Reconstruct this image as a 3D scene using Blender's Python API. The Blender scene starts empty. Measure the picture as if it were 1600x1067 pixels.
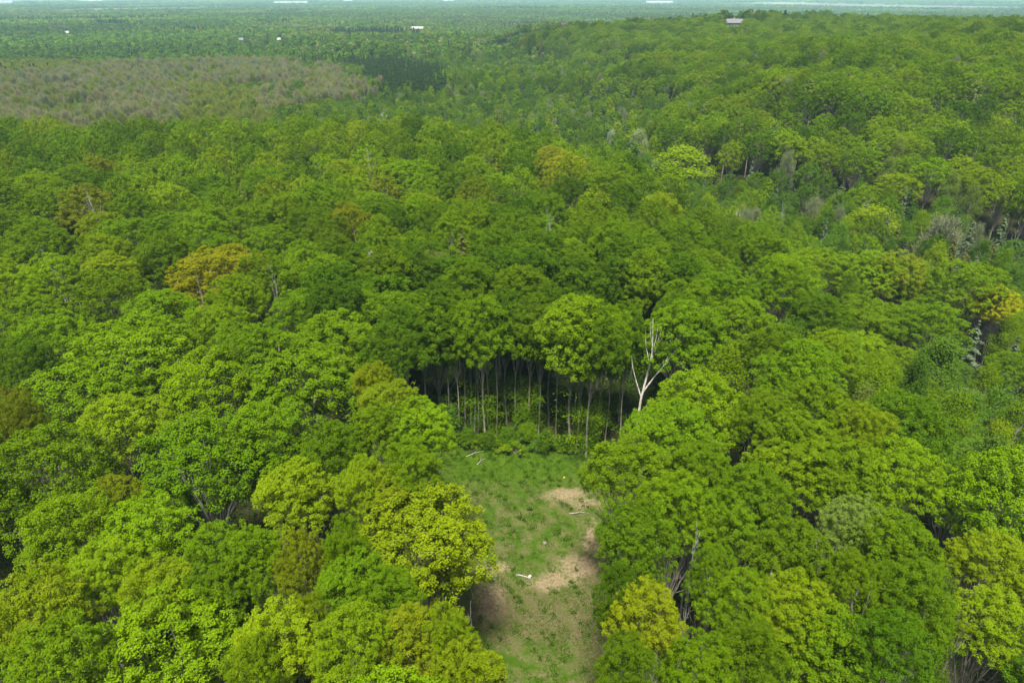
import bpy, math, random
import numpy as np
from mathutils import Vector

# ------------------------------------------------------------------ camera, sky, sun, exposure
CAM_H, PITCH, F = 55.0, math.radians(27.0), 24.0 / 36.0 * 1600.0
scene = bpy.context.scene
COL = scene.collection
cam_data = bpy.data.cameras.new("camera")
cam_data.lens = 24.0; cam_data.sensor_width = 36.0
cam_data.clip_start = 0.5; cam_data.clip_end = 60000.0
cam = bpy.data.objects.new("camera", cam_data); COL.objects.link(cam)
cam.location = (0, 0, CAM_H); cam.rotation_euler = (math.radians(90) - PITCH, 0, 0)
scene.camera = cam

SUN_EL, SUN_AZ = math.radians(67), math.radians(190)   # azimuth clockwise from +Y
world = bpy.data.worlds.new("World"); scene.world = world; world.use_nodes = True
wn = world.node_tree; wn.nodes.clear()
sky = wn.nodes.new("ShaderNodeTexSky"); sky.sky_type = 'NISHITA'; sky.sun_disc = False
sky.sun_elevation = SUN_EL; sky.sun_rotation = SUN_AZ
sky.dust_density = 4.0; sky.air_density = 1.0; sky.ozone_density = 1.0
bg = wn.nodes.new("ShaderNodeBackground"); bg.inputs[1].default_value = 0.052
wo = wn.nodes.new("ShaderNodeOutputWorld")
wn.links.new(sky.outputs[0], bg.inputs[0]); wn.links.new(bg.outputs[0], wo.inputs[0])

sd = bpy.data.lights.new("sun", 'SUN'); sd.energy = 3.8; sd.angle = math.radians(10); sd.color = (1.0, 0.93, 0.80)
sun = bpy.data.objects.new("sun", sd); COL.objects.link(sun)
sdir = Vector((math.sin(SUN_AZ) * math.cos(SUN_EL), math.cos(SUN_AZ) * math.cos(SUN_EL), math.sin(SUN_EL)))
sun.rotation_euler = sdir.to_track_quat('Z', 'Y').to_euler()

scene.view_settings.view_transform = 'Standard'; scene.view_settings.look = 'None'
scene.view_settings.exposure = 1.72; scene.view_settings.gamma = 1.0
scene.cycles.max_bounces = 6; scene.cycles.diffuse_bounces = 3; scene.cycles.transmission_bounces = 3
scene.cycles.volume_bounces = 1; scene.cycles.glossy_bounces = 1
scene.cycles.use_denoising = True
scene.cycles.caustics_reflective = False; scene.cycles.caustics_refractive = False

CP, SP = math.cos(PITCH), math.sin(PITCH)

def project(x, y, z):
    zc = y * CP + (CAM_H - z) * SP
    return 800 + F * x / zc, 533.5 + F * ((CAM_H - z) * CP - y * SP) / zc, zc

def at(px, py, z):
    a = math.atan((py - 533.5) / F) + PITCH
    y = (CAM_H - z) / math.tan(a)
    zc = y * CP + (CAM_H - z) * SP
    return (px - 800) / F * zc, y

# ------------------------------------------------------------------ terrain
CTRL = np.array([
    # near plateau with the clearing
    (0, 0, 0), (0, 40, 0), (0, 60, 0), (8, 78, 0), (-10, 78, 0), (-60, 10, 0), (-60, 60, 0), (-50, 110, 0), (0, 115, 0), (-110, 110, 0),
    (-130, 170, 0), (-170, 205, 0), (-100, 205, 0), (-60, 208, 0), (-20, 208, 0), (0, 195, 0), (22, 150, 0), (25, 60, 0), (32, 95, -1), (-160, 60, 0),
    (40, 25, -1), (-200, 150, 0), (10, 170, 0), (28, 120, -1), (30, 40, 0),
    # drop behind the ridge
    (-230, 290, -15), (-160, 285, -15), (-100, 275, -15), (-50, 275, -15), (0, 270, -16), (25, 225, -12),
    (-60, 350, -15), (0, 380, -16), (60, 340, -12),
    # valley on the right and the hill beyond
    (70, 98, -12), (66, 60, -10), (64, 25, -9), (58, 140, -12), (52, 185, -12), (92, 140, -9), (105, 105, -8), (130, 165, -1), (135, 205, 3),
    (80, 230, 0), (108, 245, 12), (165, 240, 15), (150, 340, 18), (230, 300, 20), (100, 340, 8), (120, 440, 11), (225, 705, 28), (236, 760, 20), (200, 615, 15), (160, 480, 12),
    (200, 560, 15), (225, 650, 16), (180, 640, 14), (330, 560, 20), (430, 560, 12), (140, 740, 20), (45, 850, 13), (-40, 900, -6), (100, 700, 14), (330, 720, 20), (110, 600, 8), (60, 480, -6), (110, 60, -6), (190, 170, 5), (230, 120, 4),
    (300, 400, 24), (200, 900, 10), (300, 850, 10), (420, 820, 2), (0, 600, -16), (-100, 600, -15), (-300, 600, -15), (-200, 420, -15),
    (500, 700, 0), (50, 800, -15), (-400, 800, -15), (300, 1150, -15), (0, 1200, -15), (700, 1100, -15), (-700, 1200, -15), (-350, 350, -14),
    (-350, 150, -5), (350, 100, 4), (0, -200, 0), (-250, -100, 0), (250, -100, -5), (550, 300, 20), (600, -50, 0), (-600, 0, -8),
], dtype=float)

def terrain(x, y):
    x = np.atleast_1d(np.asarray(x, float)); y = np.atleast_1d(np.asarray(y, float))
    out = np.empty(x.shape)
    s2 = np.maximum(25.0, 0.10 * np.hypot(CTRL[:, 0], CTRL[:, 1])) ** 2
    for a in range(0, x.size, 20000):
        xx, yy = x[a:a + 20000, None], y[a:a + 20000, None]
        d2 = ((xx - CTRL[None, :, 0]) ** 2 + (yy - CTRL[None, :, 1]) ** 2) / s2[None]
        w = 1.0 / (d2 + 0.15) ** 2.6
        z = (w * CTRL[None, :, 2]).sum(1) / w.sum(1)
        r = np.hypot(xx[:, 0], yy[:, 0])
        k = np.clip((r - 900) / 900, 0, 1); k = k * k * (3 - 2 * k)
        far = -15 + 3.5 * np.sin(xx[:, 0] / 430 + 1.0) * np.cos(yy[:, 0] / 520) + 2.5 * np.sin((xx[:, 0] + yy[:, 0]) / 1100)
        out[a:a + 20000] = z * (1 - k) + far * k
    return out

def gz(x, y): return float(terrain([x], [y])[0])

def at_canopy(px, py, up):
    """ground position of something whose visible middle is UP metres above the ground"""
    x, y = at(px, py, up)
    for _ in range(12):
        z = gz(x, y) + up
        nx, ny = at(px, py, min(z, CAM_H - 3)); x, y = 0.5 * (x + nx), 0.5 * (y + ny)
    return x, y

# ------------------------------------------------------------------ materials
def new_mat(name):
    m = bpy.data.materials.new(name); m.use_nodes = True
    m.node_tree.nodes.clear()
    return m, m.node_tree.nodes, m.node_tree.links

def mathn(N, L, op, a, b=None, clamp=False):
    n = N.new("ShaderNodeMath"); n.operation = op; n.use_clamp = clamp
    for i, v in enumerate((a, b)):
        if v is None: continue
        if isinstance(v, (int, float)): n.inputs[i].default_value = v
        else: L.new(v, n.inputs[i])
    return n.outputs[0]

def mixc(N, L, fac, a, b, mode='MIX'):
    n = N.new("ShaderNodeMix"); n.data_type = 'RGBA'; n.blend_type = mode
    for i, v in ((0, fac), (6, a), (7, b)):
        if isinstance(v, (int, float)): n.inputs[i].default_value = v
        elif isinstance(v, tuple): n.inputs[i].default_value = (*v, 1)
        else: L.new(v, n.inputs[i])
    return n.outputs[2]

def leaf_material(name, transl=0.30, vary=0.24, tip=(1.35, 1.15, 1.0), own=None):
    """foliage: the tree's own tint (object property or instance attribute) times a per-sprig variation"""
    m, N, L = new_mat(name)
    if own is None:
        t = N.new("ShaderNodeAttribute"); t.attribute_type = 'INSTANCER'; t.attribute_name = "tint"
        base = t.outputs['Color']
    else:
        r = N.new("ShaderNodeRGB"); r.outputs[0].default_value = (*own, 1); base = r.outputs[0]
    v = N.new("ShaderNodeAttribute"); v.attribute_type = 'GEOMETRY'; v.attribute_name = "tone"
    k = mathn(N, L, 'MULTIPLY_ADD', v.outputs['Fac'], vary); k.node.inputs[2].default_value = 1 - vary / 2
    cb = N.new("ShaderNodeCombineColor")
    # warmer sprigs gain red faster than green
    rr = mathn(N, L, 'MULTIPLY_ADD', v.outputs['Fac'], vary * tip[0]); rr.node.inputs[2].default_value = 1 - vary * tip[0] / 2
    L.new(rr, cb.inputs[0]); L.new(k, cb.inputs[1]); L.new(k, cb.inputs[2])
    c = mixc(N, L, 1.0, base, cb.outputs[0], 'MULTIPLY')
    d = N.new("ShaderNodeBsdfDiffuse"); L.new(c, d.inputs[0])
    tr = N.new("ShaderNodeBsdfTranslucent"); L.new(c, tr.inputs[0])
    mx = N.new("ShaderNodeMixShader"); mx.inputs[0].default_value = transl
    L.new(d.outputs[0], mx.inputs[1]); L.new(tr.outputs[0], mx.inputs[2])
    g = N.new("ShaderNodeBsdfGlossy"); g.inputs['Roughness'].default_value = 0.5; g.inputs[0].default_value = (0.8, 0.9, 0.25, 1)
    m2 = N.new("ShaderNodeMixShader"); m2.inputs[0].default_value = 0.012
    L.new(mx.outputs[0], m2.inputs[1]); L.new(g.outputs[0], m2.inputs[2])
    o = N.new("ShaderNodeOutputMaterial"); L.new(m2.outputs[0], o.inputs[0])
    return m

def bark_material(name, a, b, scale=3.0, rough=0.9):
    m, N, L = new_mat(name)
    tc = N.new("ShaderNodeTexCoord")
    mp = N.new("ShaderNodeMapping"); mp.inputs['Scale'].default_value = (1, 1, 0.35); L.new(tc.outputs['Object'], mp.inputs[0])
    n = N.new("ShaderNodeTexNoise"); n.inputs['Scale'].default_value = scale; n.inputs['Detail'].default_value = 5; L.new(mp.outputs[0], n.inputs[0])
    f = mathn(N, L, 'MULTIPLY_ADD', n.outputs[0], 3.0, True); f.node.inputs[2].default_value = -1.0
    c = mixc(N, L, f, a, b)
    p = N.new("ShaderNodeBsdfPrincipled"); p.inputs['Roughness'].default_value = rough; L.new(c, p.inputs[0])
    bp = N.new("ShaderNodeBump"); bp.inputs['Strength'].default_value = 0.5; L.new(n.outputs[0], bp.inputs['Height']); L.new(bp.outputs[0], p.inputs['Normal'])
    o = N.new("ShaderNodeOutputMaterial"); L.new(p.outputs[0], o.inputs[0])
    return m

def plain_material(name, c, rough=0.7, vary=0.12, scale=4.0):
    m, N, L = new_mat(name)
    tc = N.new("ShaderNodeTexCoord")
    n = N.new("ShaderNodeTexNoise"); n.inputs['Scale'].default_value = scale; n.inputs['Detail'].default_value = 4; L.new(tc.outputs['Object'], n.inputs[0])
    cc = mixc(N, L, n.outputs[0], tuple(v * (1 - vary) for v in c), tuple(min(1, v * (1 + vary)) for v in c))
    p = N.new("ShaderNodeBsdfPrincipled"); p.inputs['Roughness'].default_value = rough; p.inputs['Specular IOR Level'].default_value = .08; L.new(cc, p.inputs[0])
    o = N.new("ShaderNodeOutputMaterial"); L.new(p.outputs[0], o.inputs[0])
    return m

M_LEAF = leaf_material("leaf")
M_SOFT = leaf_material("soft_leaf", 0.35, 0.22)
M_NEEDLE = leaf_material("needle", 0.12, 0.35)
M_BLOSSOM = leaf_material("blossom", 0.3, 0.3)
M_TWIG = leaf_material("budding_twig", 0.1, 0.3)
M_BARK = bark_material("grey_bark", (0.11, 0.10, 0.08), (0.30, 0.28, 0.24))
M_PALE = bark_material("bleached_wood", (0.14, 0.14, 0.125), (0.30, 0.30, 0.285))
M_BIRCH = bark_material("birch_bark", (0.16, 0.15, 0.14), (0.55, 0.54, 0.52), 5.0)
M_DARKBARK = bark_material("dark_bark", (0.03, 0.025, 0.02), (0.09, 0.075, 0.06))

# ------------------------------------------------------------------ mesh building
class MB:
    """collects quads (numpy) with a material slot and a tone per face"""
    def __init__(s): s.v, s.q, s.m, s.t, s.n = [], [], [], [], 0
    def add(s, verts, quads, mat=0, tone=0.5):
        verts = np.asarray(verts, float); quads = np.asarray(quads, int)
        s.v.append(verts); s.q.append(quads + s.n); s.n += len(verts)
        s.m.append(np.full(len(quads), mat)); s.t.append(np.broadcast_to(np.asarray(tone, float), (len(quads),)).copy())
    def leaves(s, rng, c, n, size, tone, mat=0, aspect=0.75, fold=0.15):
        """one folded rhombic leaf spray per centre"""
        N = len(c)
        if N == 0: return
        n = n / (np.linalg.norm(n, axis=1, keepdims=True) + 1e-9)
        r = rng.normal(size=(N, 3)); u = np.cross(n, r); u /= np.linalg.norm(u, axis=1, keepdims=True) + 1e-9
        w = np.cross(n, u); size = np.broadcast_to(size, (N,))[:, None]
        f = n * size * fold
        V = np.stack([c + u * size * .5 - f, c + w * size * .5 * aspect + f, c - u * size * .5 - f, c - w * size * .5 * aspect + f], 1).reshape(-1, 3)
        s.add(V, np.arange(4 * N).reshape(N, 4), mat, tone)
    def tube(s, pts, radii, sides=6, mat=0, tone=0.5):
        pts = [Vector(p) for p in pts]; rings = []
        for i, p in enumerate(pts):
            d = (pts[min(i + 1, len(pts) - 1)] - pts[max(i - 1, 0)]).normalized()
            a = d.cross(Vector((0.31, 0.95, 0.05))); a = a.normalized() if a.length > 1e-3 else Vector((1, 0, 0)); b = d.cross(a)
            rings += [p + (a * math.cos(2 * math.pi * k / sides) + b * math.sin(2 * math.pi * k / sides)) * radii[i] for k in range(sides)]
        q = [(i * sides + k, i * sides + (k + 1) % sides, (i + 1) * sides + (k + 1) % sides, (i + 1) * sides + k) for i in range(len(pts) - 1) for k in range(sides)]
        s.add([tuple(v) for v in rings], q, mat, tone)
    def box(s, x0, x1, y0, y1, z0, z1, mat=0):
        v = [(x, y, z) for z in (z0, z1) for y in (y0, y1) for x in (x0, x1)]
        s.add(v, [(0, 2, 3, 1), (4, 5, 7, 6), (0, 1, 5, 4), (2, 6, 7, 3), (0, 4, 6, 2), (1, 3, 7, 5)], mat)
    def mesh(s, name, mats, smooth=False):
        V = np.concatenate(s.v); Qd = np.concatenate(s.q); me = bpy.data.meshes.new(name)
        me.vertices.add(len(V)); me.vertices.foreach_set("co", V.astype(np.float32).ravel())
        me.loops.add(Qd.size); me.loops.foreach_set("vertex_index", Qd.astype(np.int32).ravel())
        me.polygons.add(len(Qd)); me.polygons.foreach_set("loop_start", (np.arange(len(Qd)) * 4).astype(np.int32))
        me.polygons.foreach_set("material_index", np.concatenate(s.m).astype(np.int32))
        me.polygons.foreach_set("use_smooth", np.full(len(Qd), smooth))
        me.update(calc_edges=True)
        at_ = me.attributes.new("tone", 'FLOAT', 'FACE'); at_.data.foreach_set("value", np.concatenate(s.t).astype(np.float32))
        for m in (mats if isinstance(mats, (list, tuple)) else [mats]): me.materials.append(m)
        return me

def unit(a): return a / (np.linalg.norm(a, axis=-1, keepdims=True) + 1e-9)

def limbs(mb, rng, H, targets, r0, fork, mat=0, sides=7, lean=(0, 0)):
    """a tapered trunk to FORK height, then limbs that curve out to the foliage masses"""
    n = 6; tr = []
    for i in range(n + 1):
        z = fork * i / n
        tr.append((lean[0] * z + 0.12 * math.sin(z * 0.5 + r0 * 9), lean[1] * z + 0.12 * math.cos(z * 0.4), z - (0.6 if i == 0 else 0)))
    mb.tube(tr, [r0 * (1.25 if i == 0 else 1 - 0.35 * i / n) for i in range(n + 1)], sides + 1, mat)
    top = np.array(tr[-1])
    for k, t in enumerate(targets):
        base = top + np.array((0, 0, -rng.uniform(0, fork * 0.18)))
        d = np.asarray(t) - base; p1 = base + d * 0.35 + np.array((0, 0, abs(d[2]) * 0.12)); p2 = base + d * 0.7 + np.array((0, 0, 0.05 * np.linalg.norm(d))) + rng.normal(size=3) * 0.2
        rr = r0 * rng.uniform(0.32, 0.5)
        mb.tube([base, p1, p2, base + d], [rr, rr * 0.75, rr * 0.5, rr * 0.18], max(4, sides - 2), mat)
        for _ in range(3):
            e = p2 + unit(rng.normal(size=3) + np.array((0, 0, 0.7)) + 0.8 * unit(d)) * rng.uniform(1.2, 2.4)
            mb.tube([p1 * 0.4 + p2 * 0.6, (p2 + e) / 2 + rng.normal(size=3) * 0.15, e], [rr * .4, rr * .25, rr * .1], 4, mat)

def maple(seed, H=22.0, R=5.0, base=7.0, nm=16, floret=0.42, nfl=46, nleaf=48, leaf=0.17, low=0.0, open_side=None, flat=1.0, r0=None):
    """a broadleaf crown: big masses on a dome, each covered with florets, each floret with leaf sprays"""
    rng = np.random.default_rng(seed)
    ch = (H - base); cz = base + ch * 0.48
    masses = []
    for i in range(nm):
        u = (i + 0.5) / nm; zz = 1 - 1.42 * u; zz += rng.normal() * 0.06
        ph = i * 2.39996 + rng.uniform(-.3, .3); rad = math.sqrt(max(0.0, 1 - min(1, abs(zz)) ** 2))
        k = rng.uniform(0.58, 0.74)
        masses.append((np.array((math.cos(ph) * rad * R * k, math.sin(ph) * rad * R * k, cz + zz * ch * 0.5 * 0.66)), R * rng.uniform(0.32, 0.44)))
    for i in range(3): masses.append((np.array((rng.normal() * .2 * R, rng.normal() * .2 * R, cz + ch * (0.02 + .09 * i))), R * 0.5))
    if open_side is not None:
        masses = [m for m in masses if not (m[0][1] < -0.2 * R and m[0][2] < cz + ch * 0.02)]
    C, Nn, T, S = [], [], [], []
    mc = np.array([m[0] for m in masses]); mr = np.array([m[1] for m in masses])
    for i, (c, r) in enumerate(masses):
        d = unit(rng.normal(size=(nfl * 2, 3)) + np.array((0, 0, 0.35)))
        d = d[:nfl + int(nfl * 0.8 * (r / R > 0.48))]
        fc = c + d * r * rng.uniform(0.84, 1.10, size=(len(d), 1)) * np.array((1, 1, 0.95 * flat))
        inside = np.zeros(len(fc), bool)
        for j in range(len(masses)):
            if j != i: inside |= np.linalg.norm((fc - mc[j]) / np.array((1, 1, .95 * flat)), axis=1) < mr[j] * 0.80
        fc, dd = fc[~inside], d[~inside]
        tone_m = rng.normal() * 0.12
        for f, fd in zip(fc, dd):
            fr = floret * rng.uniform(0.75, 1.35); k = int(nleaf * (fr / floret) ** 1.5)
            l = unit(rng.normal(size=(k, 3)) + fd * 0.7 + np.array((0, 0, 0.55)))
            C.append(f + l * fr * rng.uniform(0.55, 1.05, size=(k, 1)) * np.array((1.0, 1.0, 0.95)))
            Nn.append(l + np.array((0, 0, 0.45)) + rng.normal(size=(k, 3)) * 0.42)
            T.append(np.clip(0.5 + tone_m + rng.normal() * 0.22 + rng.normal(size=k) * 0.13, 0, 1.6))
            S.append(leaf * rng.uniform(0.7, 1.25, size=k))
    # inner leaves so that the crown is not hollow
    k = int(nleaf * nfl * 1.6)
    j = rng.integers(0, len(masses), k)
    C.append(mc[j] + unit(rng.normal(size=(k, 3))) * (mr[j] * rng.uniform(0.2, 0.85, k))[:, None]); Nn.append(rng.normal(size=(k, 3)) + np.array((0, 0, .8)))
    T.append(np.full(k, 0.35)); S.append(leaf * rng.uniform(0.9, 1.5, k))
    if low > 0:                                       # side sprays along the trunk
        for _ in range(int(low)):
            a = rng.uniform(0, 6.28); rr = rng.uniform(0.6, 2.4); f = np.array((math.cos(a) * rr, math.sin(a) * rr, rng.uniform(base * 0.25, base * 1.05)))
            k = rng.integers(60, 150)
            o = rng.normal(size=(k, 3)) * np.array((0.75, 0.75, 0.28)); C.append(f + o); Nn.append(rng.normal(size=(k, 3)) * 0.4 + np.array((0, 0, 1.0)) + o * 0.4)
            T.append(np.clip(rng.normal(size=k) * .12 + .45, 0, 1)); S.append(leaf * rng.uniform(.8, 1.25, k))
    mb = MB(); mb.leaves(rng, np.concatenate(C), np.concatenate(Nn), np.concatenate(S), np.concatenate(T))
    tb = MB(); limbs(tb, rng, H, [m[0] for m in masses[::2]] if r0 else [m[0] for m in masses], r0 or 0.26, base * (1.08 if r0 else 0.92))
    return tb, mb

def poplar(seed, H=18.0, R=3.0, base=5.0, n=14000, leaf=0.16, lump=0.9):
    """fine-leaved aspen or birch: a soft egg of many small upward tufts"""
    rng = np.random.default_rng(seed); ch = H - base; C, Nn, T, S = [], [], [], []
    nt = 95; per = n // nt; tips = []
    for i in range(nt):
        u = rng.uniform(0, 1) ** 0.8; a = rng.uniform(0, 6.283)
        prof = math.sin(math.pi * min(1, (0.12 + 0.86 * u))) ** 0.7 * (1.05 - 0.35 * u)
        rr = R * prof * (rng.uniform(0.55, 1.0)); c = np.array((math.cos(a) * rr, math.sin(a) * rr, base + ch * u * 0.96))
        tips.append(c); o = rng.normal(size=(per, 3)) * np.array((0.42, 0.42, 0.62)) * lump
        C.append(c + o); out = np.array((math.cos(a), math.sin(a), 0.6))
        Nn.append(out * 0.7 + o * 0.6 + rng.normal(size=(per, 3)) * 0.45 + np.array((0, 0, 0.5)))
        T.append(np.clip(0.5 + rng.normal() * .22 + rng.normal(size=per) * .12, 0, 1.4)); S.append(leaf * rng.uniform(.7, 1.3, per))
    mb = MB(); mb.leaves(rng, np.concatenate(C), np.concatenate(Nn), np.concatenate(S), np.concatenate(T))
    tb = MB(); tb.tube([(0, 0, -.6), (.1, 0, base * .6), (0, .12, base + ch * .4), (.05, 0, base + ch * .85)], [.2, .16, .1, .03], 7)
    for c in tips[::4]:
        z0 = max(base * .8, c[2] - np.hypot(c[0], c[1]) * 1.3 - .5); tb.tube([(0, .05, z0), (c[0] * .5, c[1] * .5, (z0 + c[2]) / 2 + .1), tuple(c)], [.07, .045, .015], 4)
    return tb, mb

def spruce(seed, H=17.0, R=2.6, whorls=20, n=170, leaf=0.42, droop=0.25, jag=0.12):
    rng = np.random.default_rng(seed); mb = MB(); tb = MB()
    tb.tube([(0, 0, -.5), (0, 0, H * .5), (0, 0, H * .98)], [.22, .13, .02], 7)
    C, Nn, T, S = [], [], [], []
    for i in range(whorls):
        u = i / (whorls - 1); z = H * (0.10 + 0.88 * u); L = R * (1 - u) ** 0.8 * rng.uniform(1 - jag, 1 + jag) + 0.15
        nb = int(9 - 4 * u); a0 = rng.uniform(0, 6.28)
        for b in range(nb):
            a = a0 + b * 6.283 / nb + rng.normal() * .15; l = L * rng.uniform(1 - jag * 1.5, 1 + jag); k = max(5, int(n * l / R / nb * 1.6))
            s_ = rng.uniform(0.12, 1, k); dirv = np.array((math.cos(a), math.sin(a), 0)); side = np.array((-math.sin(a), math.cos(a), 0))
            p = dirv * (s_ * l)[:, None] + side * (rng.normal(size=k) * 0.16 * l * (1.05 - s_ * .6) + rng.normal(size=k) * .05)[:, None] + np.array((0, 0, 1)) * (z + rng.normal() * H / whorls * .6 - droop * l * s_ ** 1.4 + rng.normal(size=k) * .07)[:, None]
            C.append(p); Nn.append(np.array((0, 0, 1.0)) + dirv * .55 + rng.normal(size=(k, 3)) * .4); T.append(np.clip(.3 + .45 * s_ + rng.normal(size=k) * .15, 0, 1)); S.append(leaf * rng.uniform(.7, 1.2, k))
            if i % 2 == 0: tb.tube([(0, 0, z), tuple(dirv * l * .8 + np.array((0, 0, z - droop * l * .7)))], [.05, .015], 3)
    mb.leaves(rng, np.concatenate(C), np.concatenate(Nn), np.concatenate(S), np.concatenate(T), aspect=.45)
    return tb, mb

def budding(seed, H=16.0, R=3.4, n=6500):
    """a tree hardly in leaf: steep forking limbs ending in brooms of fine upright twigs with small buds"""
    rng = np.random.default_rng(seed); tb = MB(); mb = MB(); tips = []
    nt = 60
    for i in range(nt):
        u = rng.uniform(0, 1) ** .75; a = i * 2.4 + rng.normal() * .3; prof = math.sin(math.pi * (.15 + .80 * u)) ** .6 * (1.08 - .35 * u)
        rr = R * prof * rng.uniform(.35, 1.0); tips.append(np.array((math.cos(a) * rr, math.sin(a) * rr, H * (.28 + .66 * u))))
    limbs(tb, rng, H, [t * np.array((.75, .75, .92)) for t in tips[::6]], .2, H * .28)
    j = rng.integers(0, nt, n); T = np.array(tips)[j]; o = rng.normal(size=(n, 3)) * np.array((.42, .42, .75)) * R * .24
    c = T + o; u = unit(np.stack([T[:, 0] / R * .5, T[:, 1] / R * .5, np.full(n, 1.3)], 1) + o * .35 + rng.normal(size=(n, 3)) * .22)
    w = unit(np.cross(u, rng.normal(size=(n, 3)))); L_ = rng.uniform(.5, 1.3, n)[:, None]; W_ = rng.uniform(.018, .045, n)[:, None]
    V = np.stack([c - w * W_, c + w * W_, c + u * L_ + w * W_ * .3, c + u * L_ - w * W_ * .3], 1).reshape(-1, 3); tn = rng.normal(size=nt) * .2
    mb.add(V, np.arange(4 * n).reshape(n, 4), 0, np.clip(.5 + tn[j] + rng.normal(size=n) * .2, 0, 1.2))
    k = int(n * .6); q = rng.integers(0, n, k)
    mb.leaves(rng, c[q] + u[q] * L_[q] + rng.normal(size=(k, 3)) * .1, rng.normal(size=(k, 3)) + np.array((0, 0, 1.)), rng.uniform(.10, .22, k), np.clip(.6 + tn[j[q]] + rng.normal(size=k) * .2, 0, 1.2), mat=1)
    return tb, mb

def snag(seed, H=17.0, spread=2.6, r0=.2, nb=15, start=.3, twigs=5, up=1.2):
    """a dead tree: bare stem, rising limbs, forked twigs"""
    rng = np.random.default_rng(seed); tb = MB(); mb = MB(); pts = []; x = y = 0.0
    for i in range(8):
        pts.append(np.array((x, y, H * i / 7 - (.5 if i == 0 else 0)))); x += rng.normal() * .14; y += rng.normal() * .14
    tb.tube([tuple(p) for p in pts], [r0 * (1 - .9 * i / 7) for i in range(8)], 7)
    for b in range(nb):
        u = start + (0.97 - start) * b / nb + rng.uniform(-.02, .02); i = min(6, int(u * 7)); p = pts[i] * (1 - (u * 7 - i)) + pts[i + 1] * (u * 7 - i)
        a = b * 2.4 + rng.normal() * .4; l = spread * (1.15 - .75 * u) * rng.uniform(.7, 1.25); dr = unit(np.array((math.cos(a), math.sin(a), up + rng.normal() * .3)))
        e1 = p + dr * l * .55; e2 = e1 + unit(dr + np.array((0, 0, .5)) + rng.normal(size=3) * .2) * l * .6; rr = r0 * .42 * (1.1 - u)
        mb.tube([tuple(p), tuple(e1), tuple(e2)], [rr + .012, rr * .7 + .01, .012], 5)
        for _ in range(twigs):
            s_ = rng.uniform(.25, 1); q = p * (1 - s_) + e2 * s_ if s_ > .6 else p * (1 - s_ / .6) + e1 * (s_ / .6); t = q + unit(dr + rng.normal(size=3) * .8 + np.array((0, 0, .4))) * l * rng.uniform(.2, .45)
            mb.tube([tuple(q), tuple(t)], [rr * .35 + .012, .008], 3)
    return tb, mb

def shrub(seed, H=2.4, R=1.4, n=900, leaf=.2):
    rng = np.random.default_rng(seed); mb = MB(); tb = MB(); C, Nn, T = [], [], []
    for i in range(14):
        a = rng.uniform(0, 6.28); rr = R * rng.uniform(.1, .85); h = H * rng.uniform(.3, .95) * (1 - .3 * rr / R); c = np.array((math.cos(a) * rr, math.sin(a) * rr, h)); k = n // 14
        l = unit(rng.normal(size=(k, 3)) + np.array((0, 0, .4))); C.append(c + l * rng.uniform(.1, .45, (k, 1)) * R * .55); Nn.append(l + rng.normal(size=(k, 3)) * .4 + np.array((0, 0, .6)))
        T.append(np.clip(.5 + rng.normal() * .2 + rng.normal(size=k) * .15, 0, 1.2)); tb.tube([(0, 0, -.2), (c[0] * .6, c[1] * .6, h * .5), tuple(c)], [.04, .025, .01], 4)
    C = np.concatenate(C); mb.leaves(rng, C, np.concatenate(Nn), leaf * rng.uniform(.7, 1.2, len(C)), np.concatenate(T))
    return tb, mb

def blob(seed, H=15.0, R=4.6, n=200, leaf=1.5, cone=False):
    """a far tree of a few dozen leaf masses"""
    rng = np.random.default_rng(seed); mb = MB()
    nl = 7; lc = unit(rng.normal(size=(nl, 3)) * np.array((1, 1, .7))) * R * .45 * np.array((1, 1, .8)) + np.array((0, 0, H * .62)); lc[0] = (0, 0, H * .75)
    j = rng.integers(0, nl, n); l = unit(rng.normal(size=(n, 3)) + np.array((0, 0, .4)))
    if cone:
        u = rng.uniform(0, 1, n) ** 1.3; a = rng.uniform(0, 6.28, n); rr = R * (1 - u) * rng.uniform(.7, 1.1, n)
        c = np.stack([np.cos(a) * rr, np.sin(a) * rr, H * (.1 + .88 * u)], 1); nn = np.stack([np.cos(a), np.sin(a), np.full(n, .7)], 1)
    else:
        c = lc[j] + l * R * .52; nn = l
    mb.leaves(rng, c, nn + np.array((0, 0, .3)) + rng.normal(size=(n, 3)) * .35, leaf * rng.uniform(.6, 1.2, n), np.clip(.5 + rng.normal(size=nl)[j] * .2 + rng.normal(size=n) * .15, 0, 1.4))
    mb.tube([(0, 0, -1), (0, 0, H * .6)], [.25, .12], 4, 1)
    return mb

# ------------------------------------------------------------------ object helpers
def structure(name, me):
    o = bpy.data.objects.new(name, me); COL.objects.link(o); o["kind"] = "structure"; return o

def child(name, me, parent, tint=None, label=None):
    o = bpy.data.objects.new(name, me); COL.objects.link(o); o.parent = parent
    if tint is not None: o["tint"] = [float(v) for v in tint]
    if label: o["label"] = label
    return o

def root(name, loc, cat, label="", group=None, rz=0.0, scale=(1, 1, 1)):
    o = bpy.data.objects.new(name, None); o.empty_display_size = 0.5; COL.objects.link(o)
    o.location = loc; o.rotation_euler = (0, 0, rz); o.scale = scale
    o["category"] = cat; o["label"] = label
    if group: o["group"] = group
    return o

# ------------------------------------------------------------------ the kinds of tree
class Kind:
    """the mesh pairs (trunk, crown) of one kind of tree"""
    def __init__(s, name, cat, H, R, protos, trunk_mat, crown_mats):
        s.name, s.cat, s.H, s.R = name, cat, H, R
        s.p = [(tb.mesh(name + "_trunk", trunk_mat, True), mb.mesh(name + "_crown", crown_mats)) for tb, mb in protos]

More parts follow.
